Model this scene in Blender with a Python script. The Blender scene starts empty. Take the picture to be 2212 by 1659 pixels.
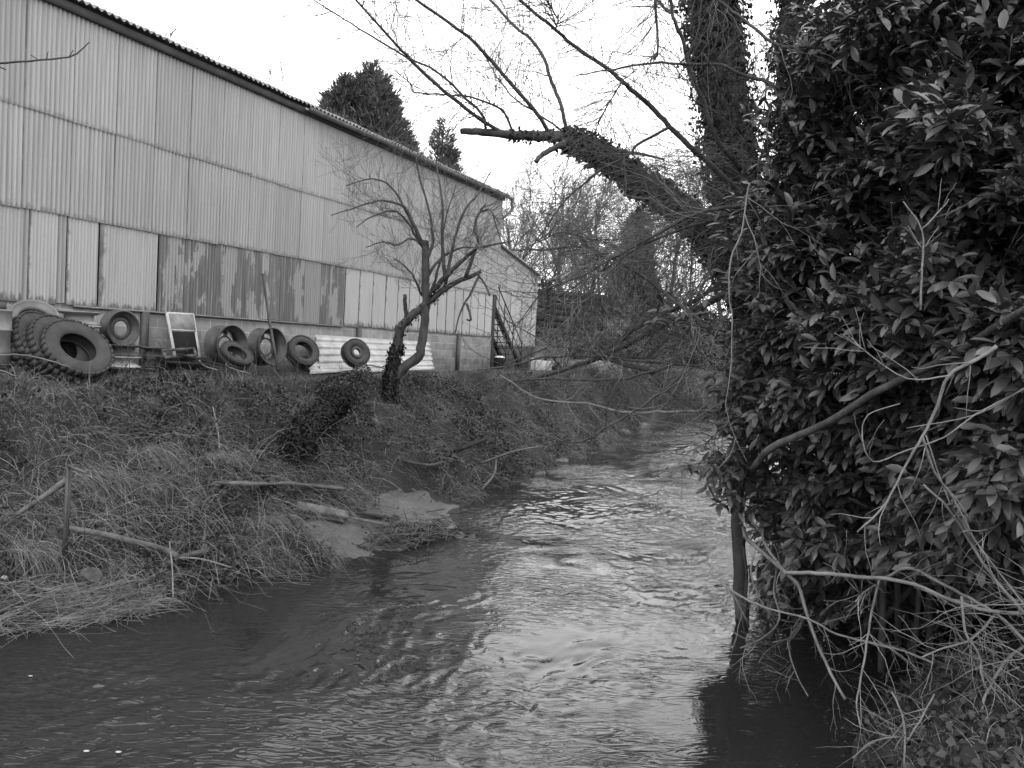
import bpy, math, random
import numpy as np
from mathutils import Vector, Matrix
S = bpy.context.scene
COL = S.collection
# ------------------------------------------------------------------ camera, sky, sun, exposure
F, CU, CV = 1800., 1106., 829.5            # focal length and centre in the 2212 px wide picture
pt, rl = math.radians(2.5), math.radians(3.0)
fwd = np.array([0, math.cos(pt), -math.sin(pt)]); up0 = np.array([0, math.sin(pt), math.cos(pt)]); rt0 = np.array([1., 0, 0])
crt = math.cos(rl)*rt0 + math.sin(rl)*up0; cup = math.cos(rl)*up0 - math.sin(rl)*rt0
cd = bpy.data.cameras.new('camera'); cam = bpy.data.objects.new('camera', cd); COL.objects.link(cam)
cd.sensor_width = 36; cd.lens = 36*F/2212; cd.clip_start = .05; cd.clip_end = 2000
M = Matrix([list(crt), list(cup), list(-fwd)]).transposed().to_4x4(); cam.matrix_world = M; S.camera = cam
W = bpy.data.worlds.new('World'); S.world = W; W.use_nodes = True
nt = W.node_tree; bg = nt.nodes['Background']
sky = nt.nodes.new('ShaderNodeTexSky'); sky.sky_type = 'NISHITA'; sky.sun_disc = False
SUN_EL, SUN_AZ = math.radians(42), math.radians(-178)
sky.sun_elevation = SUN_EL; sky.sun_rotation = SUN_AZ; sky.dust_density = 4; sky.air_density = 1.5
bw = nt.nodes.new('ShaderNodeRGBToBW'); nt.links.new(sky.outputs[0], bw.inputs[0])
mx = nt.nodes.new('ShaderNodeMix'); mx.inputs[0].default_value = .88     # overcast: mostly cloud
nt.links.new(bw.outputs[0], mx.inputs[2]); mx.inputs[3].default_value = 20
nt.links.new(mx.outputs[0], bg.inputs[0]); bg.inputs[1].default_value = .15
sd = bpy.data.lights.new('sun', 'SUN'); sd.energy = 1.0; sd.angle = math.radians(16); so = bpy.data.objects.new('sun', sd); COL.objects.link(so)
sv = Vector((math.sin(SUN_AZ)*math.cos(SUN_EL), math.cos(SUN_AZ)*math.cos(SUN_EL), math.sin(SUN_EL)))
so.rotation_euler = sv.to_track_quat('Z', 'Y').to_euler()
S.view_settings.view_transform = 'Standard'; S.view_settings.look = 'None'; S.view_settings.exposure = 0.0; S.view_settings.gamma = 1
S.render.engine = 'CYCLES'; S.cycles.max_bounces = 6; S.cycles.diffuse_bounces = 3; S.cycles.glossy_bounces = 3
# ------------------------------------------------------------------ geometry helpers
def ray(u, v): return crt*(u-CU)/F + cup*(CV-v)/F + fwd
def P(u, v, Y):
    d = ray(u, v); return d*(Y/d[1])
def onz(u, v, z):
    d = ray(u, v); return d*(z/d[2])
AZ = math.radians(24.02)
D = np.array([math.sin(AZ), math.cos(AZ), 0]); N = np.array([-math.cos(AZ), math.sin(AZ), 0]); D0 = 12.5
UP = np.array([0, 0, 1.])
def SQ(s, q, z=0.): return D*s + N*(D0-q) + UP*z
def onwall(u, v, q=0):                      # point of the vertical plane q metres in front of the barn wall
    e = ray(u, v); return e*((D0-q)/(e@N))
def to_sq(p): return p@D, D0-p@N
def nrm(v):
    v = np.asarray(v, float); return v/np.maximum(np.linalg.norm(v, axis=-1, keepdims=True), 1e-9)
class VN:                                   # value noise
    def __init__(s, seed): s.t = np.random.RandomState(seed).rand(256, 256)
    def __call__(s, x, y):
        x = np.asarray(x, float); y = np.asarray(y, float)
        xi = np.floor(x).astype(int); yi = np.floor(y).astype(int); fx = x-xi; fy = y-yi
        fx = fx*fx*(3-2*fx); fy = fy*fy*(3-2*fy); t = s.t; a = xi & 255; b = yi & 255; a1 = (xi+1) & 255; b1 = (yi+1) & 255
        return (t[a, b]*(1-fx)+t[a1, b]*fx)*(1-fy)+(t[a, b1]*(1-fx)+t[a1, b1]*fx)*fy-.5
    def fbm(s, x, y, o=4):
        r = 0; a = 1
        for i in range(o): r = r+a*s(x*2**i+i*17.3, y*2**i+i*9.1); a *= .5
        return r
noise = VN(3)
def link(name, me, mat, parent=None, smooth=False):
    if mat is not None: me.materials.append(mat)
    o = bpy.data.objects.new(name, me); COL.objects.link(o)
    if smooth: me.shade_smooth()
    if parent is not None: o.parent = parent
    return o
def mesh(name, V, Fc, mat, parent=None, smooth=False):
    """V (n,3); Fc list of arrays (m,k)"""
    me = bpy.data.meshes.new(name); V = np.asarray(V, np.float32).reshape(-1, 3)
    if not isinstance(Fc, (list, tuple)): Fc = [Fc]
    Fc = [np.asarray(f, np.int32) for f in Fc if len(f)]
    me.vertices.add(len(V)); me.vertices.foreach_set('co', V.ravel())
    idx = np.concatenate([f.ravel() for f in Fc]); cnt = np.concatenate([np.full(len(f), f.shape[1], np.int32) for f in Fc])
    me.loops.add(len(idx)); me.loops.foreach_set('vertex_index', idx)
    me.polygons.add(len(cnt)); me.polygons.foreach_set('loop_start', np.concatenate([[0], np.cumsum(cnt)[:-1]]).astype(np.int32))
    me.update(calc_edges=True)
    if parent is not None:
        pm = np.array(parent.matrix_basis.inverted() if parent.parent is None else (parent.parent.matrix_basis @ parent.matrix_basis).inverted())
        if not np.allclose(pm, np.eye(4)):
            V2 = V @ pm[:3, :3].T.astype(np.float32) + pm[:3, 3].astype(np.float32); me.vertices.foreach_set('co', V2.ravel()); me.update()
    return link(name, me, mat, parent, smooth)
def tag(o, label=None, cat=None, group=None, kind=None):
    if label: o['label'] = label
    if cat: o['category'] = cat
    if group: o['group'] = group
    if kind: o['kind'] = kind
    return o
def thing(name, label, cat, loc=(0, 0, 0), group=None):
    o = bpy.data.objects.new(name, None); COL.objects.link(o); o.location = Vector([float(c) for c in loc]); o.empty_display_size = .2
    return tag(o, label, cat, group)
def grid(V, nu, nv, off=0, closeu=False):
    i = np.arange(nu-(0 if closeu else 1))[:, None]; j = np.arange(nv-1)[None]; i2 = (i+1) % nu
    return off+np.stack([i*nv+j, i2*nv+j, i2*nv+j+1, i*nv+j+1], -1).reshape(-1, 4)
def smoothp(p, n=4):
    p = np.asarray(p, float)
    if len(p) < 3: return np.array([p[0]+(p[-1]-p[0])*t for t in np.linspace(0, 1, n+1)])
    q = np.vstack([2*p[0]-p[1], p, 2*p[-1]-p[-2]]); out = []
    for i in range(1, len(q)-2):
        for t in np.arange(n)/n:
            out.append(.5*((2*q[i])+(-q[i-1]+q[i+1])*t+(2*q[i-1]-5*q[i]+4*q[i+1]-q[i+2])*t*t+(-q[i-1]+3*q[i]-3*q[i+1]+q[i+2])*t**3))
    out.append(q[-2]); return np.array(out)
def tubes(name, lines, mat, parent=None, sides=5, bark=0.):
    Vs, Fs, off = [], [], 0; caps = []
    rr = np.random.RandomState(7)
    for pts, rad in lines:
        pts = np.asarray(pts, float); n = len(pts); rad = np.broadcast_to(np.asarray(rad, float), (n,)) if np.ndim(rad) == 0 or len(rad) == n else np.interp(np.linspace(0, 1, n), np.linspace(0, 1, len(rad)), rad)
        t = nrm(np.gradient(pts, axis=0)); a = np.array([.31, .17, .93]) if abs(t[0][2]) < .9 else np.array([1., .1, 0])
        x = nrm(np.cross(t, a)); y = np.cross(t, x); k = sides if np.ndim(sides) == 0 else sides[0]
        an = np.arange(k)*2*math.pi/k
        r = rad[:, None]*np.ones(k)
        if bark: r = r*(1+bark*(rr.rand(n, k)-.5)*2)
        V = pts[:, None]+x[:, None]*(np.cos(an)[None, :, None]*r[..., None])+y[:, None]*(np.sin(an)[None, :, None]*r[..., None])
        i = np.arange(n-1)[:, None]; j = np.arange(k)[None]; j2 = (j+1) % k
        Vs.append(V.reshape(-1, 3)); Fs.append((off+np.stack([i*k+j, i*k+j2, (i+1)*k+j2, (i+1)*k+j], -1)).reshape(-1, 4))
        caps.append(off+(n-1)*k+np.arange(k)); caps.append(off+np.arange(k)[::-1]); off += n*k
    if k == 3: Fl = [np.concatenate(Fs), np.array(caps)]
    else: Fl = [np.concatenate(Fs), np.array(caps)]
    return mesh(name, np.concatenate(Vs), Fl, mat, parent, smooth=k > 3)
def wander(rng, p, d, L, n=7, wob=.18, lift=0.):
    pts = [np.array(p, float)]; d = nrm(d)
    for i in range(n):
        d = nrm(d+rng.normal(0, wob, 3)+UP*lift); pts.append(pts[-1]+d*L/n)
    return np.array(pts)
def grow(rng, p, d, L, r, lev, out, nk=5, wob=.14, lift=.03, ang=.8, shrink=.55, t0=.2, rmin=.0015):
    n = 8 if lev > 1 else (6 if lev else 4)
    pts = wander(rng, p, d, L, n, wob, lift); out.append((pts, np.maximum(np.linspace(r, r*.35, n+1), rmin)))
    if lev <= 0: return
    for k in range(nk):
        t = t0+(1-t0)*(k+rng.rand())/nk; i = min(int(t*n), n-1); q = pts[i]+(pts[i+1]-pts[i])*(t*n-i)
        dd = nrm(pts[i+1]-pts[i]); pr = nrm(np.cross(dd, rng.normal(0, 1, 3)))
        grow(rng, q, dd*math.cos(ang*(.6+.6*rng.rand()))+pr*math.sin(ang*(.6+.6*rng.rand())), L*shrink*(1.15-.6*t)*(.7+.6*rng.rand()), max(r*(1-.55*t)*.55, rmin), lev-1, out, nk, wob, lift, ang, shrink, t0, rmin)
def frames(dirs, ups):
    x = nrm(dirs); z = ups-(ups*x).sum(-1, keepdims=True)*x; z = nrm(z); y = np.cross(z, x); return np.stack([x, y, z], -1)   # columns
LAUREL = (np.array([[0, 0, 0], [.2, .13, .03], [.2, 0, 0], [.2, -.13, .03], [.5, .19, .02], [.5, 0, -.03], [.5, -.19, .02], [.8, .13, -.05], [.8, 0, -.09], [.8, -.13, -.05], [1, 0, -.17]]),
          [np.array([[2, 1, 4, 5], [3, 2, 5, 6], [5, 4, 7, 8], [6, 5, 8, 9]]), np.array([[0, 1, 2], [0, 2, 3], [8, 7, 10], [9, 8, 10]])])
IVY = (np.array([[0, 0, 0], [.3, .42, .05], [.55, .3, 0], [1, 0, -.08], [.55, -.3, 0], [.3, -.42, .05], [.4, 0, -.04]]), [np.array([[0, 6, 1], [1, 6, 2], [2, 6, 3], [3, 6, 4], [4, 6, 5], [5, 6, 0]])[:, ::-1]])
NEEDLE = (np.array([[0, -.04, 0], [0, .04, 0], [.5, .075, -.04], [.5, -.075, -.04], [1, 0, -.16]]), [np.array([[0, 3, 2, 1]]), np.array([[3, 4, 2]])])
def scatter(name, tmpl, pos, dirs, ups, size, mat, parent=None, smooth=False):
    tv, tf = tmpl; R = frames(dirs, ups); size = np.broadcast_to(size, (len(pos),))
    V = np.einsum('nij,kj->nki', R, tv)*size[:, None, None]+pos[:, None]
    off = (np.arange(len(pos))*len(tv))[:, None, None]
    return mesh(name, V.reshape(-1, 3), [(f[None]+off).reshape(-1, f.shape[1]) for f in tf], mat, parent, smooth)
def blades(name, pos, dirs, L, w, bend, mat, parent=None, seg=4):
    """grass: ribbons that start along dirs and bend by the vectors bend"""
    n = len(pos); t = np.linspace(0, 1, seg+1)[None, :, None]; L = np.broadcast_to(L, (n,))[:, None, None]; w = np.broadcast_to(w, (n,))[:, None, None]
    c = pos[:, None]+L*(dirs[:, None]*t+bend[:, None]*t*t)
    rg = np.random.RandomState(5).normal(0, 1, (n, 3)); side = nrm(np.cross(dirs+bend, rg))[:, None]
    ww = w*(1-t**2*.9); V = np.concatenate([c-side*ww, c+side*ww], 2).reshape(n, -1, 3)
    i = np.arange(seg)*2; q = np.stack([i, i+1, i+3, i+2], -1); off = (np.arange(n)*(2*seg+2))[:, None, None]
    return mesh(name, V.reshape(-1, 3), [(q[None]+off).reshape(-1, 4)], mat, parent)
BOXF = np.array([[0, 1, 3, 2], [4, 6, 7, 5], [0, 4, 5, 1], [2, 3, 7, 6], [0, 2, 6, 4], [1, 5, 7, 3]])
def boxv(c, x, y, z):
    c, x, y, z = [np.asarray(a, float) for a in (c, x, y, z)]
    return np.array([c+i*x+j*y+k*z for i in (-.5, .5) for j in (-.5, .5) for k in (-.5, .5)])
def boxes(name, bl, mat, parent=None, bev=0):
    V = np.concatenate([boxv(*b) for b in bl]); Fb = np.concatenate([BOXF+8*i for i in range(len(bl))])
    o = mesh(name, V, [Fb], mat, parent)
    if bev: b = o.modifiers.new('b', 'BEVEL'); b.width = bev; b.segments = 2
    return o
def bar(a, b, w, h, up=UP):
    a, b = np.asarray(a, float), np.asarray(b, float); d = b-a; y = nrm(np.cross(up, d)); return ((a+b)/2, d, y*w, nrm(np.cross(d, y))*h)
def lathe(prof, n=40, a0=0):
    prof = np.asarray(prof, float); an = a0+np.arange(n)*2*math.pi/n
    V = np.stack([np.cos(an)[:, None]*prof[None, :, 0], np.sin(an)[:, None]*prof[None, :, 0], np.broadcast_to(prof[None, :, 1], (n, len(prof)))], -1)
    return V.reshape(-1, 3), grid(None, n, len(prof), closeu=True)
def aim(o, loc, n, spin=0):
    n = Vector([float(a) for a in n]).normalized(); o.matrix_basis = Matrix.Translation(Vector([float(a) for a in loc])) @ n.to_track_quat('Z', 'Y').to_matrix().to_4x4() @ Matrix.Rotation(spin, 4, 'Z')
# ------------------------------------------------------------------ materials (the photograph is monochrome: every colour is a grey)
def newmat(name, rough=.8, spec=.3):
    m = bpy.data.materials.new(name); m.use_nodes = True; b = m.node_tree.nodes['Principled BSDF']
    b.inputs['Roughness'].default_value = rough; b.inputs['Specular IOR Level'].default_value = spec; return m, m.node_tree, b
def nd(t, k, **kw):
    n = t.nodes.new('ShaderNode'+k)
    for a, b in kw.items():
        if a[0] == '_': n.inputs[a[1:].replace('_', ' ')].default_value = b
        else: setattr(n, a, b)
    return n
def ramp(t, src, stops):
    r = nd(t, 'ValToRGB'); e = r.color_ramp.elements
    while len(e) < len(stops): e.new(.5)
    for k, (p, c) in enumerate(stops): e[k].position = p; e[k].color = (c, c, c, 1)
    t.links.new(src, r.inputs[0]); return r.outputs[0]
def mth(t, op, a, b=None, c=None):
    n = nd(t, 'Math', operation=op)
    for i, x in enumerate((a, b, c)):
        if x is None: continue
        if isinstance(x, (int, float)): n.inputs[i].default_value = x
        else: t.links.new(x, n.inputs[i])
    return n.outputs[0]
def coord(t, scale=(1, 1, 1), rot=0., obj=True):
    tc = nd(t, 'TexCoord'); mp = nd(t, 'Mapping'); t.links.new(tc.outputs['Object' if obj else 'Generated'], mp.inputs[0]); mp.inputs['Scale'].default_value = scale; mp.inputs['Rotation'].default_value = (0, 0, rot); return mp.outputs[0]
def nz(t, vec, sc, det=4, rough=.55, dist=0.):
    n = nd(t, 'TexNoise'); n.inputs['Scale'].default_value = sc; n.inputs['Detail'].default_value = det; n.inputs['Roughness'].default_value = rough; n.inputs['Distortion'].default_value = dist
    t.links.new(vec, n.inputs['Vector']); return n.outputs[0]
def gmat(name, lo, hi, sc=3., rough=.85, spec=.25, bump=.3, bsc=None, island=0., stretch=(1, 1, 1), bdist=.02):
    m, t, b = newmat(name, rough, spec); v = coord(t, stretch); n = nz(t, v, sc, 6, .6)
    col = ramp(t, n, [(.3, lo), (.7, hi)])
    if island:
        g = nd(t, 'NewGeometry'); k = mth(t, 'MULTIPLY_ADD', g.outputs['Random Per Island'], island, 1-island/2); mm = nd(t, 'Vector'+'Math', operation='SCALE'); t.links.new(col, mm.inputs[0]); t.links.new(k, mm.inputs['Scale']); col = mm.outputs[0]
    t.links.new(col, b.inputs['Base Color'])
    if bump:
        bp = nd(t, 'Bump', _Strength=bump, _Distance=bdist); t.links.new(nz(t, v, bsc or sc*6, 5, .65), bp.inputs['Height']); t.links.new(bp.outputs[0], b.inputs['Normal'])
    return m
def leafmat(name, base, var=.7, rough=.45, spec=.5, trans=.0):
    m, t, b = newmat(name, rough, spec); g = nd(t, 'NewGeometry'); k = mth(t, 'MULTIPLY_ADD', g.outputs['Random Per Island'], base*var, base*(1-var/2))
    v = coord(t); n = nz(t, v, 1.3, 3); k = mth(t, 'MULTIPLY', k, mth(t, 'MULTIPLY_ADD', n, 1.2, .4)); c = nd(t, 'CombineColor')
    for i in range(3): t.links.new(k, c.inputs[i])
    t.links.new(c.outputs[0], b.inputs['Base Color'])
    if trans:
        tr = nd(t, 'BsdfTranslucent'); t.links.new(c.outputs[0], tr.inputs[0]); ms = nd(t, 'MixShader'); ms.inputs[0].default_value = trans
        t.links.new(b.outputs[0], ms.inputs[1]); t.links.new(tr.outputs[0], ms.inputs[2]); t.links.new(ms.outputs[0], t.nodes['Material Output'].inputs[0])
    return m
MT = dict(
    soil=gmat('soil', .014, .035, 1.5, .9, .2, .8, 14, bdist=.05), silt=gmat('silt', .045, .08, 2., .6, .35, .25, 25, bdist=.01),
    bark=gmat('bark', .03, .085, 8, .9, .2, .8, 40, stretch=(1, 1, .35)), strawstem=gmat('straw_stem', .07, .22, 4, .8, .2, 0, island=.9), barkmid=gmat('bark_mid', .045, .15, 14, .9, .2, .9, 45, stretch=(1, 1, .3)), barkpale=gmat('bark_pale', .09, .19, 7, .85, .25, .5, 40), twig=gmat('twig', .04, .10, 3, .85, .2, 0, island=.8),
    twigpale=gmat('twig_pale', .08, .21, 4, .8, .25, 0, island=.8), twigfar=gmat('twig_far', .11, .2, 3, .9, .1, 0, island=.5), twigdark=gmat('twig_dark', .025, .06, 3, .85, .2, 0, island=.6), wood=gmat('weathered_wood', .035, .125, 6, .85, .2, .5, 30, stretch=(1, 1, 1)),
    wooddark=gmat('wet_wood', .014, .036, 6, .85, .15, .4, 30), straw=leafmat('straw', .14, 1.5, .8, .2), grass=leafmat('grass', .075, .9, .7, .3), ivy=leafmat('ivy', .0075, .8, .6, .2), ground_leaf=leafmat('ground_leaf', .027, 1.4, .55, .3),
    laurel=leafmat('laurel_leaf', .046, 1.0, .36, .5, .08), needle=leafmat('needle', .10, .7, .8, .2), bud=leafmat('bud', .2, .5, .6, .3),
    rubber=gmat('rubber', .022, .05, 5, .75, .3, .3, 60, bdist=.003), steel=gmat('rusty_steel', .02, .07, 5, .6, .4, .4, 60, bdist=.003), steelmid=gmat('grey_steel', .09, .2, 4, .5, .5, .3, 50, bdist=.003), steelpale=gmat('pale_steel', .22, .45, 4, .42, .5, .3, 40, bdist=.003),
    black=gmat('black_paint', .006, .014, 5, .8, .15, .1), white=gmat('white_paint', .45, .7, 5, .5, .4, .1), galv=gmat('galvanised', .22, .42, 3, .4, .5, .25, 25, bdist=.004), stone=gmat('stone', .05, .12, 5, .85, .25, .6, 25), stonepale=gmat('pale_stone', .12, .24, 5, .85, .25, .6, 25),
    roof=gmat('fibre_cement_roof', .12, .26, 3, .9, .2, .6, 20), fascia=gmat('fascia', .045, .08, 3, .9, .2, .3), glass=gmat('dark_glass', .01, .02, 2, .12, .6, 0), clay=gmat('clay_pipe', .05, .16, 6, .75, .25, .5, 30, bdist=.005),
    carpaint=gmat('car_paint', .22, .26, 1, .3, .5, 0), yard=gmat('yard', .05, .1, 1, .95, .1, .5, 12))
# corrugated sheets: painted light, aged grey, rusty with peeled patches.  coordinates: object x = along the wall, z = up
def sheetmat(name, kind):
    m, t, b = newmat(name, .62, .3); tc = nd(t, 'TexCoord'); oi = nd(t, 'ObjectInfo'); rnd = oi.outputs['Random']
    ad = nd(t, 'VectorMath', operation='ADD'); cb = nd(t, 'CombineXYZ')
    for i in range(3): t.links.new(mth(t, 'MULTIPLY', rnd, 37.+i*11), cb.inputs[i])
    t.links.new(tc.outputs['Object'], ad.inputs[0]); t.links.new(cb.outputs[0], ad.inputs[1])
    def mp(sc):
        q = nd(t, 'Mapping'); q.inputs['Scale'].default_value = sc; t.links.new(ad.outputs[0], q.inputs[0]); return q.outputs[0]
    streak = nz(t, mp((9, 1, .35)), 1.6, 5, .65); blot = nz(t, mp((1.2, 1, .5)), 1.8, 6, .62); fine = nz(t, mp((1, 1, 1)), 70, 3, .7)
    sp = nd(t, 'SeparateXYZ'); t.links.new(tc.outputs['Object'], sp.inputs[0])
    if kind == 'grey': base = ramp(t, streak, [(.25, .22), (.55, .305), (.8, .35)])
    elif kind == 'light': base = ramp(t, streak, [(.2, .235), (.5, .325), (.8, .37)])
    elif kind == 'mid': base = ramp(t, streak, [(.25, .20), (.8, .30)])
    else: base = ramp(t, streak, [(.3, .085), (.5, .135), (.72, .25)])
    def mixv(f, a, c):
        q = nd(t, 'Mix', data_type='RGBA'); t.links.new(f, q.inputs[0])
        for x, s in ((a, 6), (c, 7)):
            if isinstance(x, float): q.inputs[s].default_value = (x, x, x, 1)
            else: t.links.new(x, q.inputs[s])
        return q.outputs[2]
    col = base
    if kind == 'rust':
        peel = ramp(t, mth(t, 'ADD', blot, mth(t, 'MULTIPLY', mth(t, 'SUBTRACT', streak, .5), .35)), [(.52, 0), (.55, 1)]); col = mixv(peel, col, .27)
    if kind in ('light', 'grey'):
        # rust along the low edge and sheet edges, drips under nails
        e = mth(t, 'SUBTRACT', 1., mth(t, 'MULTIPLY', sp.outputs[2], 6. if kind == 'light' else 9.)); dk = ramp(t, mth(t, 'MULTIPLY_ADD', nz(t, mp((6, 1, 2)), 3, 4), .9, mth(t, 'MULTIPLY', e, .35)), [(.56, 0), (.74, 1)])
        col = mixv(dk, col, .12 if kind == 'light' else .2)
        sn = ramp(t, nz(t, mp((5, 1, 1.2)), 4.5, 2), [(.75, 0), (.8, 1)]); col = mixv(sn, col, .12 if kind == 'light' else .24)
    # shade and grime painted into the troughs, grime along each lapped edge
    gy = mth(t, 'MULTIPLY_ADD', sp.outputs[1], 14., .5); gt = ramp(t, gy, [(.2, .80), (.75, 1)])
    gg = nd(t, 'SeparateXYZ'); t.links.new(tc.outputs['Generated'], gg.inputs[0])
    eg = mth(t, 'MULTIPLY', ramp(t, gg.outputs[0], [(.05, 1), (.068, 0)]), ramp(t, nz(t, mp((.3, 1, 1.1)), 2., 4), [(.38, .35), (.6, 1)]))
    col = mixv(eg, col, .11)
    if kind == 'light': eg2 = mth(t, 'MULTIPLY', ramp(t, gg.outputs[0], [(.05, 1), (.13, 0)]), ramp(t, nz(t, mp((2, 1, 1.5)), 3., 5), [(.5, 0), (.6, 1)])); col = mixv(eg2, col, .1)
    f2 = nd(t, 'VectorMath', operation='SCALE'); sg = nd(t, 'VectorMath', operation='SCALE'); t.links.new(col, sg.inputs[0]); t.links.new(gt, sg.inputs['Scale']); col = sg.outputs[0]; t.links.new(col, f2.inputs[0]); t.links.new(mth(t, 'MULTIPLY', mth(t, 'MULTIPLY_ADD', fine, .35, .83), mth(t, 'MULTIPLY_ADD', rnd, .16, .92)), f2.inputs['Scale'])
    t.links.new(f2.outputs[0], b.inputs['Base Color']); return m
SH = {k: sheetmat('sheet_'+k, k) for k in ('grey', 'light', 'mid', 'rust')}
# ------------------------------------------------------------------ terrain, yard, stream
WL_S = [-30, 3, 5.2, 6.7, 8.5, 10.2, 11.7, 13.7, 18, 22, 27, 36, 42, 47]
WL_Q = [3.0, 4.3, 4.9, 5.6, 5.8, 6.4, 6.5, 5.4, 5.1, 4.6, 4.3, 3.4, 2.4, 5.5]
def wl(s): return np.interp(s, WL_S, WL_Q)+.12*np.sin(s*2.3)+.07*np.sin(s*5.1)
def wr(s): return np.interp(s, [-30, 6.8, 8.2, 9.6, 20, 30, 42, 47], [12.2, 12.5, 12.9, 15.2, 15, 12.5, 8.5, 5.5])+.15*np.sin(s*1.7)
def ground(s, q):
    s = np.asarray(s, float); q = np.asarray(q, float)
    qw = wl(s); foot = qw-np.interp(s, [8.9, 9.9, 12.6, 14.2], [.35, 1.95, 1.7, .35])
    zl = np.where(q < 1.9, -.85+0*q, 0)
    lip = 2.0+.25*np.sin(s*.9)+.15*np.sin(s*2.7)
    t1 = np.clip((q-lip)/np.maximum(foot-lip, .2), 0, 1); zl = -.85-1.92*(t1**1.15)
    t2 = np.clip((q-foot)/np.maximum(qw-foot, .1), 0, 1); zl = np.where(q > foot, -2.77-.235*t2, zl)
    zl = np.where(q > qw, -3.005-.6*np.clip((q-qw)/1.2, 0, 1), zl)
    qr = wr(s); zr = np.where(q < qr, -3.0-.6*np.clip((qr-q)/1.2, 0, 1), -3.0+.75*np.clip((q-qr)/.6, 0, 1)+1.0*np.clip((q-qr-.6)/6, 0, 1)+.6*np.clip((q-qr-7)/30, 0, 1))
    z = np.where(q < (qw+qr)/2, zl, zr)
    close = np.clip((s-44)/4, 0, 1); z = z*(1-close)+(-.9)*close
    veg = np.clip((q-1.2)/1, 0, 1)*np.where((q > foot) & (q < qw+2), .25, 1)
    z = z+veg*(.30*noise.fbm(s*.8, q*.8)+.16*noise.fbm(s*2.9, q*2.9))*np.where((q > qw) & (q < qr), .3, 1)*np.where(s > 15, np.clip(np.minimum(np.abs(qw-q)/1.6+.15, 1), 0, 1), 1)+.02*noise.fbm(s*2, q*2)
    return z
def ax(lo, hi, step, far):
    a = np.arange(lo, hi+step/2, step); g = []; d = step
    while (g[-1] if g else 0) < far: d *= 1.35; g.append((g[-1] if g else 0)+d)
    g = np.array(g); return np.concatenate([lo-g[::-1], a, hi+g])
sa, qa = ax(-4, 48, .14, 700), ax(-3, 19, .12, 700)
SS, QQ = np.meshgrid(sa, qa, indexing='ij'); ZZ = ground(SS, QQ)
gm = mesh('ground', (D[None, None]*SS[..., None]+N[None, None]*(D0-QQ)[..., None]+UP*ZZ[..., None]).reshape(-1, 3), [grid(None, len(sa), len(qa))[:, ::-1]], MT['soil'], smooth=True)
tag(gm, kind='structure')
# bare silt left by the flood on the low shelf
gs, gq = np.meshgrid(np.arange(8.8, 14.6, .05), np.arange(3.6, 6.9, .05), indexing='ij')
zz = ground(gs, gq)+.012; ed = np.maximum(np.abs((gs-11.6)/2.3), 0)**3+(np.clip((wl(gs)-.85-gq)/1.1, 0, 9))**2+.55*noise.fbm(gs*1.6, gq*1.6)
zz += .022*noise.fbm(gs*4, gq*4); zz -= np.clip(ed-.75, 0, 1)*.16; zz -= np.clip(zz+2.76, 0, 1)*3
mesh_s = mesh('silt_bank', (D*gs[..., None]+N*(D0-gq)[..., None]+UP*zz[..., None]).reshape(-1, 3), [grid(None, *gs.shape)[:, ::-1]], MT['silt'], smooth=True); tag(mesh_s, kind='structure')
# water: eddies and small wavelets are real relief, the finest ripples are bump
ws, wq = np.concatenate([np.linspace(-27, .9, 90), np.arange(1., 22, .032), np.arange(22., 48, .08)]), np.arange(2.4, 14.6, .032)
WS, WQ = np.meshgrid(ws, wq, indexing='ij'); rg = np.random.RandomState(11)
wx = WS+.9*noise.fbm(WS*.45, WQ*.6, 4); wy = WQ+.9*noise.fbm(WS*.5+40, WQ*.5+9, 4)
def ridge(a): return -np.abs(a)
h = .030*noise.fbm(wx*.8, wy*1.3, 2)
rough_ = np.clip(.05+2.0*(noise.fbm(WS*.45+70, WQ*.6+3, 3)+.25), .06, 1.35)      # calm slicks and broken patches
h = h+rough_*(.026*ridge(noise(wx*2.2, wy*5.0))+.020*ridge(noise(wx*4.3+9, wy*9.5+4))+.010*noise(wx*8.5+3, wy*17+8))
h = h+.030*np.interp(WS, [9, 16, 28], [0, .7, 1.6])*ridge(noise(wx*1.1+50, wy*1.9))+.012*np.interp(WS, [9, 16, 28], [0, .7, 1.5])*noise(wx*2.3+20, wy*4+3); fade = np.interp(WS, [10, 16, 30], [1, 1, 1.2]); calm = .3+.7*np.clip((WQ-wl(WS)-.2)/2.2, 0, 1); h = h*fade*calm
wm, t, b = newmat('river_water', .02, .5); b.inputs['IOR'].default_value = 1.44; b.inputs['Base Color'].default_value = (.016, .016, .016, 1)
v1 = coord(t, (.6, 1.6, 1), math.radians(-24)); n1 = nz(t, v1, 6., 1.5, .5, 1.2)
patch = ramp(t, nz(t, coord(t), .6, 3), [(.4, .06), (.62, 1)])
bp = nd(t, 'Bump', _Strength=1., _Distance=.022); t.links.new(mth(t, 'MULTIPLY', mth(t, 'ABSOLUTE', mth(t, 'SUBTRACT', n1, .5)), patch), bp.inputs['Height']); t.links.new(bp.outputs[0], b.inputs['Normal'])
wo = mesh('water', (D*WS[..., None]+N*(D0-WQ)[..., None]+UP*(h-2.99)[..., None]).reshape(-1, 3), [grid(None, len(ws), len(wq))[:, ::-1]], wm, smooth=True); tag(wo, kind='structure')
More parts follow.
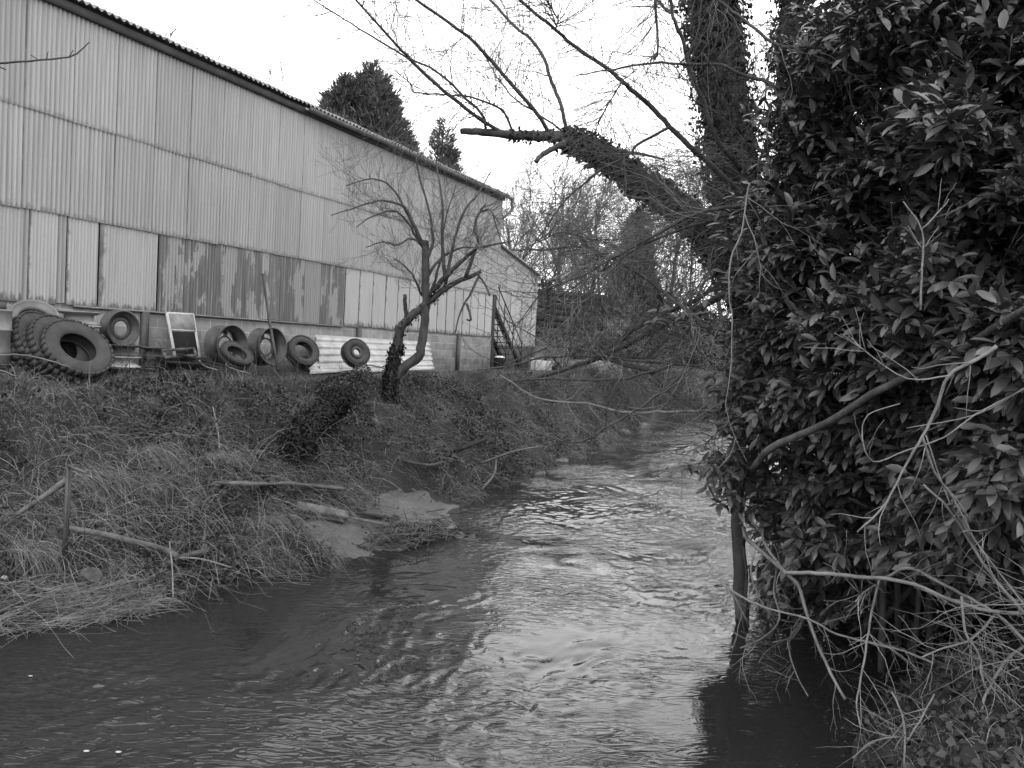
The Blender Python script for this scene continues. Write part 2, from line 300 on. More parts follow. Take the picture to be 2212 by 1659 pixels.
# ------------------------------------------------------------------ warehouse
barn = thing('corrugated_barn', 'long barn clad in weathered corrugated sheets on a block plinth', 'barn', SQ(8, 0, -.85))
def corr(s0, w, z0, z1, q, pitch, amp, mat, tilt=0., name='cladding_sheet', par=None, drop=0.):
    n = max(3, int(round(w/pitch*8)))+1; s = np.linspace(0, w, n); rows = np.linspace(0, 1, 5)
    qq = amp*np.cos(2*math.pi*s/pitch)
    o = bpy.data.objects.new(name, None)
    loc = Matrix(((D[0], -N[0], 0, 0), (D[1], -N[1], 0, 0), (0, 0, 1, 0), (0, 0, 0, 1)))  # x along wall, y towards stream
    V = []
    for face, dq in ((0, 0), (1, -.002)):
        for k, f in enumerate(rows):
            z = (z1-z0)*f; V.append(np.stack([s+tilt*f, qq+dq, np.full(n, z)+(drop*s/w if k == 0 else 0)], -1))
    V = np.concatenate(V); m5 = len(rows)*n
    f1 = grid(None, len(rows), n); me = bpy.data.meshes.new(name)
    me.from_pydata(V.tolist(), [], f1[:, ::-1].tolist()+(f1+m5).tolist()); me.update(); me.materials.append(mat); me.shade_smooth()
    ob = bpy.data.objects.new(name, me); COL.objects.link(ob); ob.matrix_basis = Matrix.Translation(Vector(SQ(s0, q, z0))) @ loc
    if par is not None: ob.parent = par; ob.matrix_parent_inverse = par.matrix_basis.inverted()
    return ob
rg = random.Random(4)
WEND = 26.35; S0 = 5.3
for row, (z0, z1, q) in enumerate(((3.33, 5.12, .034), (1.78, 3.40, .018))):
    s = S0+.1
    while s < WEND-.1:
        w = min(.845, WEND-s); dz = rg.uniform(-.012, .012)-(.30 if (row == 0 and s > 24.9) else 0)*0
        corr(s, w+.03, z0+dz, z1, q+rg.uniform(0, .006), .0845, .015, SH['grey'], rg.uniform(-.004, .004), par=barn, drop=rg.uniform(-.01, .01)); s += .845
# lower row: light sheets, rusty sheets, then light again.  (start, width, kind)
low = [(5.3, .9, 'light'), (6.2, .9, 'light'), (7.1, .9, 'light'), (8.0, .875, 'light'), (8.86, .12, 'mid'), (8.96, .50, 'light'), (9.46, .16, 'mid'), (9.64, .60, 'light'), (10.27, 1.25, 'light'), (11.54, .62, 'rust'), (12.16, .62, 'rust'), (12.78, .85, 'rust'), (13.6, .75, 'rust'), (14.35, .62, 'rust'), (14.97, .85, 'rust'), (15.82, .62, 'mid'), (16.42, 1.0, 'rust')]
s = 17.45
while s < WEND-.3: w = min(.62 if s < 20 else .55, WEND-.12-s); low.append((s, w-.012, 'light')); s += w
for s, w, k in low:
    light = k == 'light'; dz = rg.uniform(-.015, .015)
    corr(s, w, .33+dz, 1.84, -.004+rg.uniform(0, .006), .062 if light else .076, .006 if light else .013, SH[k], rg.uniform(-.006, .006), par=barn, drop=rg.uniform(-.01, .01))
# block plinth: one mesh with real joints
pm, t, b = newmat('blockwork', .9, .2)
br = nd(t, 'TexBrick'); br.inputs['Scale'].default_value = 1.; br.inputs['Brick Width'].default_value = .45; br.inputs['Row Height'].default_value = .225; br.inputs['Mortar Size'].default_value = .009
br.inputs['Color1'].default_value = (.13,)*3+(1,); br.inputs['Color2'].default_value = (.19,)*3+(1,); br.inputs['Mortar'].default_value = (.24,)*3+(1,)
tc = nd(t, 'TexCoord'); mp = nd(t, 'Mapping'); mp.inputs['Rotation'].default_value = (-math.pi/2, 0, 0); t.links.new(tc.outputs['Object'], mp.inputs[0])
sx = nd(t, 'SeparateXYZ'); t.links.new(tc.outputs['Object'], sx.inputs[0]); cx = nd(t, 'CombineXYZ'); t.links.new(sx.outputs[0], cx.inputs[0]); t.links.new(sx.outputs[2], cx.inputs[1]); t.links.new(cx.outputs[0], br.inputs['Vector'])
nn = nz(t, tc.outputs['Object'], 3.5, 6, .65); sc = nd(t, 'VectorMath', operation='SCALE'); t.links.new(br.outputs[0], sc.inputs[0]); t.links.new(mth(t, 'MULTIPLY_ADD', nn, 1.3, .35), sc.inputs['Scale']); t.links.new(sc.outputs[0], b.inputs['Base Color'])
bp = nd(t, 'Bump', _Strength=.5, _Distance=.01); t.links.new(mth(t, 'SUBTRACT', mth(t, 'MULTIPLY', nn, .5), br.outputs['Fac']), bp.inputs['Height']); t.links.new(bp.outputs[0], b.inputs['Normal'])
def wallbox(name, s0, s1, q0, q1, z0, z1, mat, par):
    bx = [(SQ((s0+s1)/2, (q0+q1)/2, (z0+z1)/2), D*(s1-s0), N*(q0-q1), UP*(z1-z0))]
    o = boxes(name, bx, mat, None)
    L = Matrix(((D[0], -N[0], 0, 0), (D[1], -N[1], 0, 0), (0, 0, 1, 0), (0, 0, 0, 1))); L = Matrix.Translation(Vector(SQ(s0, q1, z0))) @ L
    o.data.transform(L.inverted()); o.matrix_basis = L; o.parent = par
    if par is not None: o.matrix_parent_inverse = par.matrix_basis.inverted()
    return o
wallbox('block_plinth', S0, WEND-.04, -.22, -.03, -1.1, .36, pm, barn)
wallbox('inner_wall', S0, WEND-.02, -.20, -.045, .36, 5.05, MT['fascia'], barn)
wallbox('end_wall', WEND-.2, WEND-.0, -14, -.0225, -1.1, 5.0, MT['fascia'], barn)
wallbox('near_end_wall', S0-.2, S0, -14, -.03, -1.1, 5.0, MT['fascia'], barn)
wallbox('sill_flashing', 9.8, 17.4, -.03, .02, .295, .325, MT['steelmid'], barn)
for s in (18.05, 11.2, 23.6): wallbox('steel_post', s, s+.14, -.03, .05, -.95, .31, MT['steel'], barn)
wallbox('fascia_board', S0, WEND+.05, .035, .11, 5.06, 5.20, MT['fascia'], barn)
# roof: Big-six fibre cement, slopes up away from the eave
n = int((WEND+.35-S0)/.146*8); rs = np.linspace(S0-.1, WEND+.25, n); rv = []
tq = [.21, .21, 0, -3, -7, -7]; tz = [0, .025, .085, .73, 1.57, 1.5]
for q, z in zip(tq, tz):
    rv.append(D*rs[:, None]+N*(D0-q-.02*noise(rs*1.5, rs*0))[:, None]+UP*(5.25+z+.026*np.cos(2*math.pi*rs/.146)+.02*noise(rs*2.3, rs*0+5)+.015*noise(rs*7, rs*0+5))[:, None])
mesh('roof', np.concatenate(rv), [grid(None, len(tq), n)], MT['roof'], barn, smooth=False)
mesh('roof', np.array([SQ(S0, -7, 6.84), SQ(WEND+.25, -7, 6.84), SQ(WEND+.25, -14, 5.4), SQ(S0, -14, 5.4)]), [np.array([[0, 1, 2, 3]])], MT['roof'], barn)
# moss and weeds along the eave
rg2 = np.random.RandomState(8); k = 2600; ss = rg2.uniform(S0+2, WEND, k); pos = SQ(0, 0, 0)+D*ss[:, None]-N*rg2.uniform(-.5, .33, k)[:, None]; pos[:, 2] = 5.30+(.34-(D0-pos@N))*.21+.03
keep = noise(ss*1.1, ss*0+3) > np.interp(ss, [8, 16, 26], [.12, -.1, -.2]); pos = pos[keep]; k = len(pos)
blades('moss', pos, nrm(rg2.normal(0, .5, (k, 3))+UP), rg2.uniform(.03, .10, k), .006, rg2.normal(0, .3, (k, 3)), MT['grass'], barn, seg=2)
# half-round gutter with an elbow at the far end
gl = np.linspace(15.4, 26.72, 40); g0 = []
an = np.linspace(math.pi, 2*math.pi, 9)
for r in (.075, .068): g0.append((D*gl[:, None, None]+N*(D0-.24-r*np.cos(an))[None, :, None]+UP*(5.19-.06*(gl-15.4)[:, None, None]*0-.012*np.sin(gl*.9)[:, None, None]+r*np.sin(an)[None, :, None])).reshape(-1, 3))
f1 = grid(None, 40, 9); mesh('gutter', np.concatenate(g0), [np.vstack([f1, f1[:, ::-1]+360])], MT['steelmid'], barn, smooth=True)
tubes('downpipe', [(smoothp([SQ(26.66, .24, 5.2), SQ(26.72, .24, 5.0), SQ(26.75, .22, 4.82), SQ(26.62, .1, 4.62), SQ(26.48, .02, 4.5)], 5), .055)], MT['steelmid'], barn, 10)
# end lean-to set back behind the corner
ext = thing('lean_to', 'sheet clad lean-to with a sloping top at the far end of the barn', 'lean-to', SQ(30, -1.2, -.85))
s = 26.4; kk = 0
while s < 32.6:
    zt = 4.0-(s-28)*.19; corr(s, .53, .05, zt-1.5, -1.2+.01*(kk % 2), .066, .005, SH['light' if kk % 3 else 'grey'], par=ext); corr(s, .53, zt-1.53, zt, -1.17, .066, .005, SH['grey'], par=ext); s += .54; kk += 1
s1 = s
ev = [SQ(26.4, -1.05, 4.36), SQ(s1, -1.05, 3.15), SQ(s1, -5, 3.35), SQ(26.4, -5, 4.6)]; mesh('roof', np.array(ev+[e-UP*.08 for e in ev]), [np.array([[0, 1, 2, 3], [7, 6, 5, 4], [0, 4, 5, 1], [1, 5, 6, 2]])], MT['roof'], ext)
wallbox('side_wall', s1-.05, s1, -5, -1.25, -.9, 3.0, MT['fascia'], ext); wallbox('plinth', 26.4, s1-.06, -1.4, -1.22, -1., .06, MT['fascia'], ext)
# outside stair
st = thing('outdoor_stair', 'black steel stair with handrails climbing to the far corner of the barn', 'stair', SQ(28.5, -.6, -.85))
bot, top = SQ(29.6, -.35, -.8), SQ(27.0, -.35, 1.35)
for dq in (0, -.65):
    o = N*(-dq); boxes('stringer', [bar(bot+o, top+o, .04, .22)], MT['black'], st)
    tubes('handrail', [([bot+o+UP*.95, top+o+UP*.95], .022), ([bot+o+UP*.5, top+o+UP*.5], .015)]+[([bot+(top-bot)*f+o, bot+(top-bot)*f+o+UP*.95], .02) for f in (.02, .35, .68, .98)], MT['black'], st, 6)
boxes('tread', [(bot+(top-bot)*(i+.5)/10+N*.32, D*.24, N*.62, UP*.03) for i in range(10)], MT['steel'], st)
# ------------------------------------------------------------------ tyres, rims, yard clutter
def tyre_mesh(R, r, w, lugs, depth=.022):
    hw = w/2; prof = [(r, hw*.72), (r+.02, hw*.95), ((R+r)/2, hw*1.06), (R-.05, hw*.97), (R-.012, hw*.84), (R-depth*.3, hw*.6), (R-depth*.3, -hw*.6), (R-.012, -hw*.84), (R-.05, -hw*.97), ((R+r)/2, -hw*1.06), (r+.02, -hw*.95), (r, -hw*.72), (r+.012, -hw*.7), (r+.05, -hw*.85), (R-.05, -hw*.75), (R-.035, 0), (R-.05, hw*.75), (r+.05, hw*.85), (r+.012, hw*.7), (r, hw*.72)]
    V, Fc = lathe(prof, 64); Vs = [V]; Fs = [Fc]; off = len(V)
    for i in range(lugs):
        for sgn in (-1, 1):
            a = (i+.25*sgn)*2*math.pi/lugs; c, s_ = math.cos(a), math.sin(a); x = np.array([c, s_, 0]); y = np.array([-s_, c, 0])
            wt = 2*math.pi*R/lugs*.60
            Vs.append(boxv(x*(R-depth*.5+.004)+UP*sgn*hw*.52, x*(depth+.008), y*wt*1.22, UP*hw*.92)); Fs.append(BOXF+off); off += 8
    return np.concatenate(Vs), np.concatenate(Fs)
def rim_parts(R, w, cut, par, mat, discz=.2, nh=10, holer=.5):
    """barrel with flanges + a disc with a centre hole and hand holes"""
    hw = w/2; p = [(R, hw), (R+.02, hw-.006), (R+.018, hw-.02), (R-.012, hw-.03), (R-.02, hw*.6), (R-.085, hw*.45), (R-.085, -hw*.3), (R-.02, -hw*.5), (R-.014, -hw+.03), (R+.018, -hw+.02), (R+.02, -hw+.006), (R, -hw), (R-.02, -hw+.02), (R-.026, -hw*.5), (R-.091, -hw*.3), (R-.091, hw*.45), (R-.026, hw*.6), (R-.02, hw-.02), (R, hw)]
    V, Fc = lathe(p, 56); me = mesh('barrel', V, [Fc], mat); me.parent = par; me.data.shade_smooth()
    nA = 80; rad = np.array([R*.42, R*.5, R*.6, R*.68, min(R*.78, R-.1), R-.088]); zz = hw*discz+np.array([.045, .045, .05, .03, .0, -.01])
    an = np.arange(nA)*2*math.pi/nA; V = np.stack([np.cos(an)[:, None]*rad, np.sin(an)[:, None]*rad, np.broadcast_to(zz, (nA, 6))], -1).reshape(-1, 3)
    fs = []
    for i in range(nA):
        for j in range(5):
            ph = (i % (nA//cut))/(nA//cut)
            if j in (3,) and .3 < ph < .3+holer: continue
            if holer > .6 and j in (1, 2) and .35 < ph < .3+holer: continue
            a, b2 = i*6+j, ((i+1) % nA)*6+j; fs.append([a, b2, b2+1, a+1])
    d = mesh('disc', V, [np.array(fs)], mat); d.parent = par; sm = d.modifiers.new('s', 'SOLIDIFY'); sm.thickness = .012
    if nh:
        hd = []
        for i in range(nh):
            a = i*2*math.pi/nh; hd.append((np.array([math.cos(a)*R*.54, math.sin(a)*R*.54, hw*discz+.053]), np.array([.022, 0, 0]), np.array([0, .022, 0]), UP*.016))
        o = boxes('wheel_nut', hd, mat); o.parent = par
def tyre(label, R, r, w, loc, n, lugs=32, group=None, name='truck_tyre', spin=0.):
    o = thing(name, label, 'tyre', (0, 0, 0), group); V, Fc = tyre_mesh(R, r, w, lugs); c = mesh('carcass', V, [Fc], MT['rubber']); c.parent = o
    aim(o, loc, n, spin); return o
def axis(u, A, E):
    e = ray(u, 800); c = nrm(-np.array([e[0], e[1], 0])); rgt = np.array([-c[1], c[0], 0]); A, E = math.radians(A), math.radians(E)
    return c*math.cos(A)*math.cos(E)+rgt*math.sin(A)*math.cos(E)+UP*math.sin(E)
n1 = axis(160, 30, 40); c1 = onwall(163, 759, 1.6); rg_, cm_ = axis(130, 90, 0), axis(130, 0, 0)
tyre('chunky truck tyre leaning at the front of the row of three', .50, .26, .27, c1, n1, group='worn lorry tyres leaning in a row')
n2 = axis(110, 44, 32); c2 = c1-rg_*.24-cm_*.20+UP*.03; tyre('middle tyre of the row of three lorry tyres', .50, .26, .27, c2, n2, group='worn lorry tyres leaning in a row', spin=.1)
n3 = axis(90, 50, 28); tyre('rearmost tyre of the row of three lorry tyres', .50, .26, .27, c2-rg_*.24-cm_*.17+UP*.03, n3, group='worn lorry tyres leaning in a row', spin=.2)
tyre('small smooth car tyre slumped low against a big rusty rim', .31, .19, .19, onwall(509, 768, 1.35), axis(509, 38, 50), 60, name='car_tyre')
t4 = tyre('dark tyre with a thick wall leaning beside the two big rims', .35, .20, .22, onwall(653, 760, 1.0), axis(652, 30, 28), 50, name='car_tyre')
wj = tyre('spare wheel with its steel rim leaning on pale roofing sheet', .33, .2, .21, onwall(768, 763, 1.1), axis(766, 28, 22), 50, name='old_wheel'); wj['category'] = 'wheel'
rim_parts(.205, .19, 8, wj, MT['steel'], .3, 5)
def rim(label, R, w, loc, n, mat, cut=10, nh=10, holer=.5, discz=.2, group=None, spin=0.):
    o = thing('wheel_rim', label, 'wheel rim', (0, 0, 0), group); rim_parts(R, w, cut, o, mat, discz, nh, holer); aim(o, loc, n, spin); return o
rim('big rusty barrel rim with wide spokes nearest the leaning window frame', .38, .36, onwall(489, 746, .75), axis(498, 44, 4), MT['steel'], 5, 0, .72, -.5, 'big tractor rims')
rim('big rusty barrel rim with the iron pole across it', .38, .36, onwall(577, 749, .75), axis(585, 44, 4), MT['steel'], 5, 0, .72, -.5, 'big tractor rims', .5)
rim('rusty truck rim standing on a rim stack with its bolt ring facing out', .29, .22, onwall(259, 709, .6), axis(260, 34, 0), MT['steel'], 10, 10, .55, -.3)
rim('bare silver rim tipped up on top behind the lorry tyres', .31, .22, onwall(73, 690, .7), axis(73, 5, 46), MT['steelmid'], 10, 10, .5, -1.5)
def stack(u, q, dia, n, z0, mat, labels, h=.21, group=None):
    b0 = onwall(u, 760, q)
    for i in range(n): rim(labels[i], dia/2, h, np.array([b0[0]+.01*(i % 2), b0[1], z0+h*(i+.5)+.004*i]), UP, mat[i], 10, 0, .5, .2, group)
stack(168, .7, .60, 5, -.85, [MT['steelmid']]*3+[MT['steelpale'], MT['steelmid']], ['bottom rim of the tall grey stack behind the lorry tyres', 'second rim from the ground in the tall grey stack', 'middle rim of the tall grey stack behind the tyres', 'pale rim second from the top of the tall stack', 'top rim of the tall grey stack behind the tyres'], group='rims in the tall stack')
stack(262, .7, .58, 3, -.87, [MT['steel'], MT['steelpale'], MT['steel']], ['bottom rim under the upright truck rim', 'pale middle rim under the upright truck rim', 'dark rim carrying the upright truck rim'], .19, 'rims under the upright one')
stack(330, .65, .46, 3, -.87, [MT['steelmid'], MT['steel'], MT['steel']], ['lowest small rim beside the leaning window frame', 'middle small dark rim beside the leaning window frame', 'topmost small dark rim beside the leaning window frame'], .18, 'small rims beside the window frame')
stack(75, .7, .56, 2, -.6, [MT['steel']]*2, ['lower dark rim beneath the tipped silver rim', 'upper dark rim beneath the tipped silver rim'], .22, 'rims beneath the silver one')
# drum at the left edge
dr = thing('oil_drum', 'grey steel drum with a raised band at the left edge', 'drum', onwall(-14, 800, .9)); c = onwall(-24, 722, .9)
V, Fc = lathe([(0, .40), (.26, .40), (.285, .41), (.29, .39), (.28, .38), (.28, .14), (.292, .13), (.292, .11), (.28, .10), (.28, -.18), (.292, -.2), (.28, -.22), (.28, -.42), (0, -.42)], 32); mesh('shell', V+c+UP*(-.05), [Fc], MT['steelmid'], dr, True)
V, Fc = lathe([(0, .50), (.2, .50), (.21, .42), (.2, .405), (0, .405)], 24); mesh('lid', V+c+UP*(-.045), [Fc], MT['steel'], dr, True)
stack(-16, .9, .56, 2, -.95, [MT['steel']]*2, ['lower rusty rim under the grey drum', 'upper rusty rim under the grey drum'], .17, 'rims under the drum')
# leaning frame
fr = thing('window_frame', 'old pale frame with a dark lower pane leaning on the plinth', 'frame', onwall(400, 800, .4))
A, B, C_, E_ = [onwall(u, v, q) for u, v, q in ((360, 677, .14), (416, 680, .14), (431, 772, .62), (377, 769, .62))]
boxes('frame', [bar(A, E_, .05, .05), bar(B, C_, .05, .05), bar(A, B, .05, .06), bar(E_, C_, .05, .05), bar(A*.6+E_*.4, B*.6+C_*.4, .05, .05)], MT['steelpale'], fr)
def quadp(name, a, b, c, d, th, mat, par):
    n_ = nrm(np.cross(b-a, d-a))*th; mesh(name, np.array([a, b, c, d, a+n_, b+n_, c+n_, d+n_]), [np.array([[0, 3, 2, 1], [4, 5, 6, 7], [0, 1, 5, 4], [1, 2, 6, 5], [2, 3, 7, 6], [3, 0, 4, 7]])], mat, par)
o3 = -N*.03; quadp('upper_panel', A+o3, B+o3, B*.6+C_*.4+o3, A*.6+E_*.4+o3, .012, MT['stonepale'], fr); quadp('pane', A*.6+E_*.4+o3*.5, B*.6+C_*.4+o3*.5, C_+o3*.5, E_+o3*.5, .008, MT['black'], fr)
tr = thing('wooden_tray', 'small pale wooden frame lying in front of the leaning window', 'frame', onwall(385, 770, 1.0)); a, b, c, d = [onwall(u, v, q) for u, v, q in ((350, 757, .9), (418, 753, .8), (424, 768, 1.2), (357, 772, 1.3))]
boxes('rail', [bar(a, b, .04, .05), bar(b, c, .04, .05), bar(c, d, .04, .05), bar(d, a, .04, .05)], MT['wood'], tr)
for i, (p0, p1, w, lb) in enumerate([((384, 765), (492, 792), .12, 'long dark plank sloping down beside the small tyre'), ((362, 782), (450, 786), .16, 'black board lying flat in front of the window frame'), ((398, 772), (470, 797), .1, 'narrow dark plank under the long sloping one')]):
    o = boxes('plank', [bar(onwall(*p0, 1.35), onwall(*p1, 1.6), w, .035)], MT['wooddark'], None, .004); tag(o, lb, 'plank', 'dark planks by the wall')
o = boxes('black_box', [(onwall(395, 785, 1.1), D*.9, N*.4, UP*.22)], MT['black'], None, .02); tag(o, 'low black trough among the weeds under the window frame', 'trough')
o = tubes('iron_pole', [([onwall(568, 592, .35), onwall(583, 700, .8), onwall(601, 800, 1.4)], .03)], MT['steel'], None, 8); tag(o, 'tall iron pole leaning on the wall across a big rim', 'pole')
# stacked trapezoid roofing sheets leaning on the plinth
def trap_sheet(u0, v0, u1, v1, u2, v2, u3, v3, q0, q1, lb, ribs=5, mat='galv'):
    a, b, c, d = onwall(u0, v0, q0), onwall(u1, v1, q0), onwall(u2, v2, q1), onwall(u3, v3, q1); nn = nrm(np.cross(b-a, d-a)); nn = nn if nn@(-a) > 0 else -nn
    pr = []; f = 0
    for i in range(ribs):
        for df, hh in ((0, 0), (.35, 0), (.45, 1), (.85, 1), (.95, 0)): pr.append(((i+df)/ribs, hh*.035))
    pr = np.array(pr+[(1, 0)]); xs = np.linspace(0, 1, 25); V = []
    for x in xs:
        p0, p1 = a+(b-a)*x, d+(c-d)*x; V.append(p0+(p1-p0)*pr[:, :1]+nn*(pr[:, 1:]+.008*math.sin(x*9)))
    V = np.concatenate(V); o = mesh('roofing_sheet', V, [grid(None, 25, len(pr))], MT[mat]); s_ = o.modifiers.new('s', 'SOLIDIFY'); s_.thickness = .004; tag(o, lb, 'roofing sheet', 'pale ribbed sheets leaning on the plinth')
trap_sheet(680, 723, 926, 739, 934, 791, 690, 802, .18, .65, 'upper pale ribbed roofing sheet leaning behind the spare wheel')
trap_sheet(666, 745, 905, 757, 938, 798, 668, 808, .06, .72, 'lower pale ribbed sheet sticking out behind the upper one', 5)
# ------------------------------------------------------------------ things beyond the barn
def rockmesh(rng, c, sx_, sy_, sz_, mat, label, cat='rock', name='rock', group=None):
    import bmesh
    bm = bmesh.new(); bmesh.ops.create_icosphere(bm, subdivisions=3, radius=1)
    pl = [(nrm(rng.normal(0, 1, 3)), rng.uniform(.5, .85)) for _ in range(9)]
    for v in bm.verts:
        p = np.array(v.co)
        for n_, d_ in pl:
            e = p@n_-d_
            if e > 0: p = p-n_*e
        p = p*(1+.08*noise(p[0]*3+c[0], p[1]*3+p[2])); v.co = Vector((p[0]*sx_, p[1]*sy_, p[2]*sz_))
    me = bpy.data.meshes.new(name); bm.to_mesh(me); bm.free(); o = link(name, me, mat); o.location = Vector([float(a) for a in c]); o.rotation_euler = (rng.rand()*.5, rng.rand()*.5, rng.rand()*6); return tag(o, label, cat, group)
def car(loc, head, label):
    o = thing('parked_car', label, 'car', (0, 0, 0)); L = 4.0
    side = np.array([(-2, .35), (-2, .75), (-1.85, .95), (-1.2, 1.02), (-.55, 1.40), (.2, 1.47), (1.1, 1.42), (1.75, 1.05), (1.98, .9), (2, .35)]); ys = [(-.8, .93), (-.84, 1), (.84, 1), (.8, .93)]
    V = []
    for y, k in ys:
        for x, z in side: V.append((x*k, y*(1-.22*max(0, (z-.95))), z))
    m = len(side); fs = [[j*m+i, j*m+(i+1) % m, (j+1)*m+(i+1) % m, (j+1)*m+i] for j in range(3) for i in range(m)]
    b_ = mesh('body', np.array(V), [np.array(fs), np.array([list(range(m))[::-1], [3*m+i for i in range(m)]])], MT['carpaint']); b_.parent = o; bv = b_.modifiers.new('b', 'BEVEL'); bv.width = .05; bv.segments = 2
    for sg in (-1, 1):
        g = mesh('window', np.array([(-1.08, sg*.80, 1.04), (-.5, sg*.765, 1.36), (.25, sg*.755, 1.41), (.25, sg*.80, 1.02), (.3, sg*.80, 1.02), (.3, sg*.755, 1.41), (1.0, sg*.765, 1.36), (1.45, sg*.80, 1.05)]), [np.array([[0, 1, 2, 3], [4, 5, 6, 7]])], MT['glass']); g.location.y = sg*.03; g.parent = o
        hl = boxes('headlight', [((-1.93, sg*.6, .72), (.12, 0, 0), (0, .32, 0), (0, 0, .14))], MT['white']); hl.parent = o
        for x in (-1.25, 1.3):
            w_ = bpy.data.objects.new('wheel', None); COL.objects.link(w_); w_.parent = o; w_.location = (x, sg*.76, .31); w_.rotation_euler = (math.pi/2, 0, 0)
            V2, F2 = tyre_mesh(.31, .19, .18, 0) if False else lathe([(.19, .09), (.29, .09), (.31, .06), (.31, -.06), (.29, -.09), (.19, -.09), (.19, .09)], 28); q_ = mesh('tyre', V2, [F2], MT['rubber']); q_.parent = w_
            V2, F2 = lathe([(.0, .06), (.05, .07), (.16, .05), (.19, .08), (.19, -.08), (0, -.05)], 20); q_ = mesh('rim', V2, [F2], MT['steelpale']); q_.parent = w_
    ws_ = mesh('windscreen', np.array([(-1.23, -.68, 1.04), (-1.23, .68, 1.04), (-.6, .62, 1.40), (-.6, -.62, 1.40)])+np.array([-.03, 0, .02]), [np.array([[0, 1, 2, 3]])], MT['glass']); ws_.parent = o
    o.location = Vector([float(a) for a in loc]); o.rotation_euler = (0, 0, head); return o
pc = P(1130, 800, 37.); car((pc[0], pc[1], -.87), math.pi-.12, 'pale hatchback parked beyond the end of the barn')
pc = P(1172, 795, 33.5); o = boxes('storage_box', [((pc[0], pc[1], -.66), (.66, .1, 0), (-.06, .45, 0), (0, 0, .40))], MT['galv'], None, .02); tag(o, 'plain white box standing in front of the pale car', 'box')
pc = P(1150, 790, 33.5); o = boxes('storage_box', [((pc[0], pc[1], -.62), (.22, .06, 0), (-.1, .3, 0), (.05, 0, .5))], MT['galv'], None, .02); tag(o, 'narrow white box leaning beside the wider white one', 'box')
pa, pb = P(1212, 795, 36), P(1330, 800, 38); o = boxes('low_wall', [bar((pa[0], pa[1], -.6), (pb[0], pb[1], -.6), .15, .45)], MT['stonepale'], None); tag(o, 'low pale wall glimpsed through the branches beside the car', 'wall')
pc = P(1079, 775, 28.5); bk = thing('barrel', 'dark barrel with a white lid at the foot of the steel stair', 'barrel', (pc[0], pc[1], -.87)); V, Fc = lathe([(0, 0), (.14, 0), (.18, .1), (.19, .25), (.17, .36), (0, .36)], 20); mesh('body', V+np.array([pc[0], pc[1], -.72]), [Fc], MT['black'], bk, True)
V, Fc = lathe([(0, .42), (.1, .41), (.18, .37), (.18, .355), (0, .355)], 20); mesh('lid', V+np.array([pc[0], pc[1], -.72]), [Fc], MT['white'], bk, True)
fn = thing('plank_fence', 'dark horizontal board fence behind the parked car', 'fence', P(1180, 800, 44)); a, b = P(1120, 780, 44), P(1300, 780, 47); a[2] = b[2] = 0
for z in np.arange(-.7, 3.2, .34): boxes('board', [bar(a+UP*z, b+UP*z, .03+.01*(round(z*3) % 2), .36)], MT['wooddark'], fn)
boxes('post', [(a+(b-a)*f+UP*1.2+np.array([0, -.08, 0]), (.12, 0, 0), (0, .12, 0), (0, 0, 4.2)) for f in (0, .33, .66, 1)], MT['wooddark'], fn)
# ------------------------------------------------------------------ bank clutter
rn = np.random.RandomState(21)
def gpt(u, v, lift=0.):                     # where the ray through (u, v) meets the ground
    d = ray(u, v); t = np.linspace(3, 60, 3000); p = d*t[:, None]; s, q = p@D, D0-p@N; hit = np.argmax(p[:, 2] < ground(s, q)+lift); return p[hit]
def gline(pts, lift=.05): return smoothp([gpt(u, v, lift) for u, v in pts], 4)
def px(p, r): return r*(p@fwd)/F
def stick(name, pts, r0, r1, mat, label, cat='stick', lift=.05, sides=7, bark=.12, group=None):
    l = gline(pts, lift); o = tubes(name, [(l, np.linspace(px(l[0], r0), px(l[-1], r1), len(l)))], mat, None, sides, bark); return tag(o, label, cat, group)
stick('fallen_log', [(130, 1138), (211, 1152), (282, 1169), (352, 1187), (386, 1203)], 6.5, 7, MT['wood'], 'long pale log lying across the grass by the bent post', 'log', .22)
stick('fallen_log', [(376, 1208), (436, 1192), (470, 1180)], 7, 6, MT['bark'], 'short bent log at the end of the long pale log', 'log', .15)
stick('fallen_log', [(36, 1112), (92, 1074), (143, 1037)], 5, 7, MT['wood'], 'pale split log sloping up to the bent post', 'log', .25)
stick('bare_stick', [(376, 1204), (436, 1208), (500, 1226)], 2.5, 1.5, MT['twigpale'], 'thin pale stick pointing over the bank edge to the water', 'stick', .2)
stick('bare_stick', [(460, 880), (470, 925), (474, 968)], 1.5, 1.8, MT['twigpale'], 'thin pale stem upright in the grass above the plank', 'stick', .1, 5)
stick('bare_stick', [(398, 805), (412, 828)], 3, 3, MT['wood'], 'short pale peg stuck in the grass at the top of the bank', 'stick', .1, 5)
stick('bare_stick', [(366, 1170), (372, 1225), (374, 1290)], 2, 1.2, MT['twigpale'], 'thin stem hanging below the long pale log', 'stick', .25, 5)
stick('iron_bar', [(983, 975), (1051, 948)], 4.5, 4.5, MT['black'], 'short black bar jutting out of the ivy on the bank', 'bar', .3)
stick('bare_stick', [(871, 995), (925, 1005), (958, 998)], 4, 3, MT['bark'], 'curved stick lying below the black bar', 'stick', .25)
stick('bare_stick', [(1071, 985), (1068, 1023), (1041, 1057)], 2.5, 3, MT['wood'], 'pale curved stick hanging over the water edge', 'stick', .3)
stick('bare_stick', [(1040, 1000), (1110, 975), (1165, 965)], 2, 2, MT['twig'], 'straight stick lying in the brambles right of the black bar', 'stick', .3)
l = gline([(464, 1043), (560, 1046), (640, 1047), (742, 1056)], .25); V = []
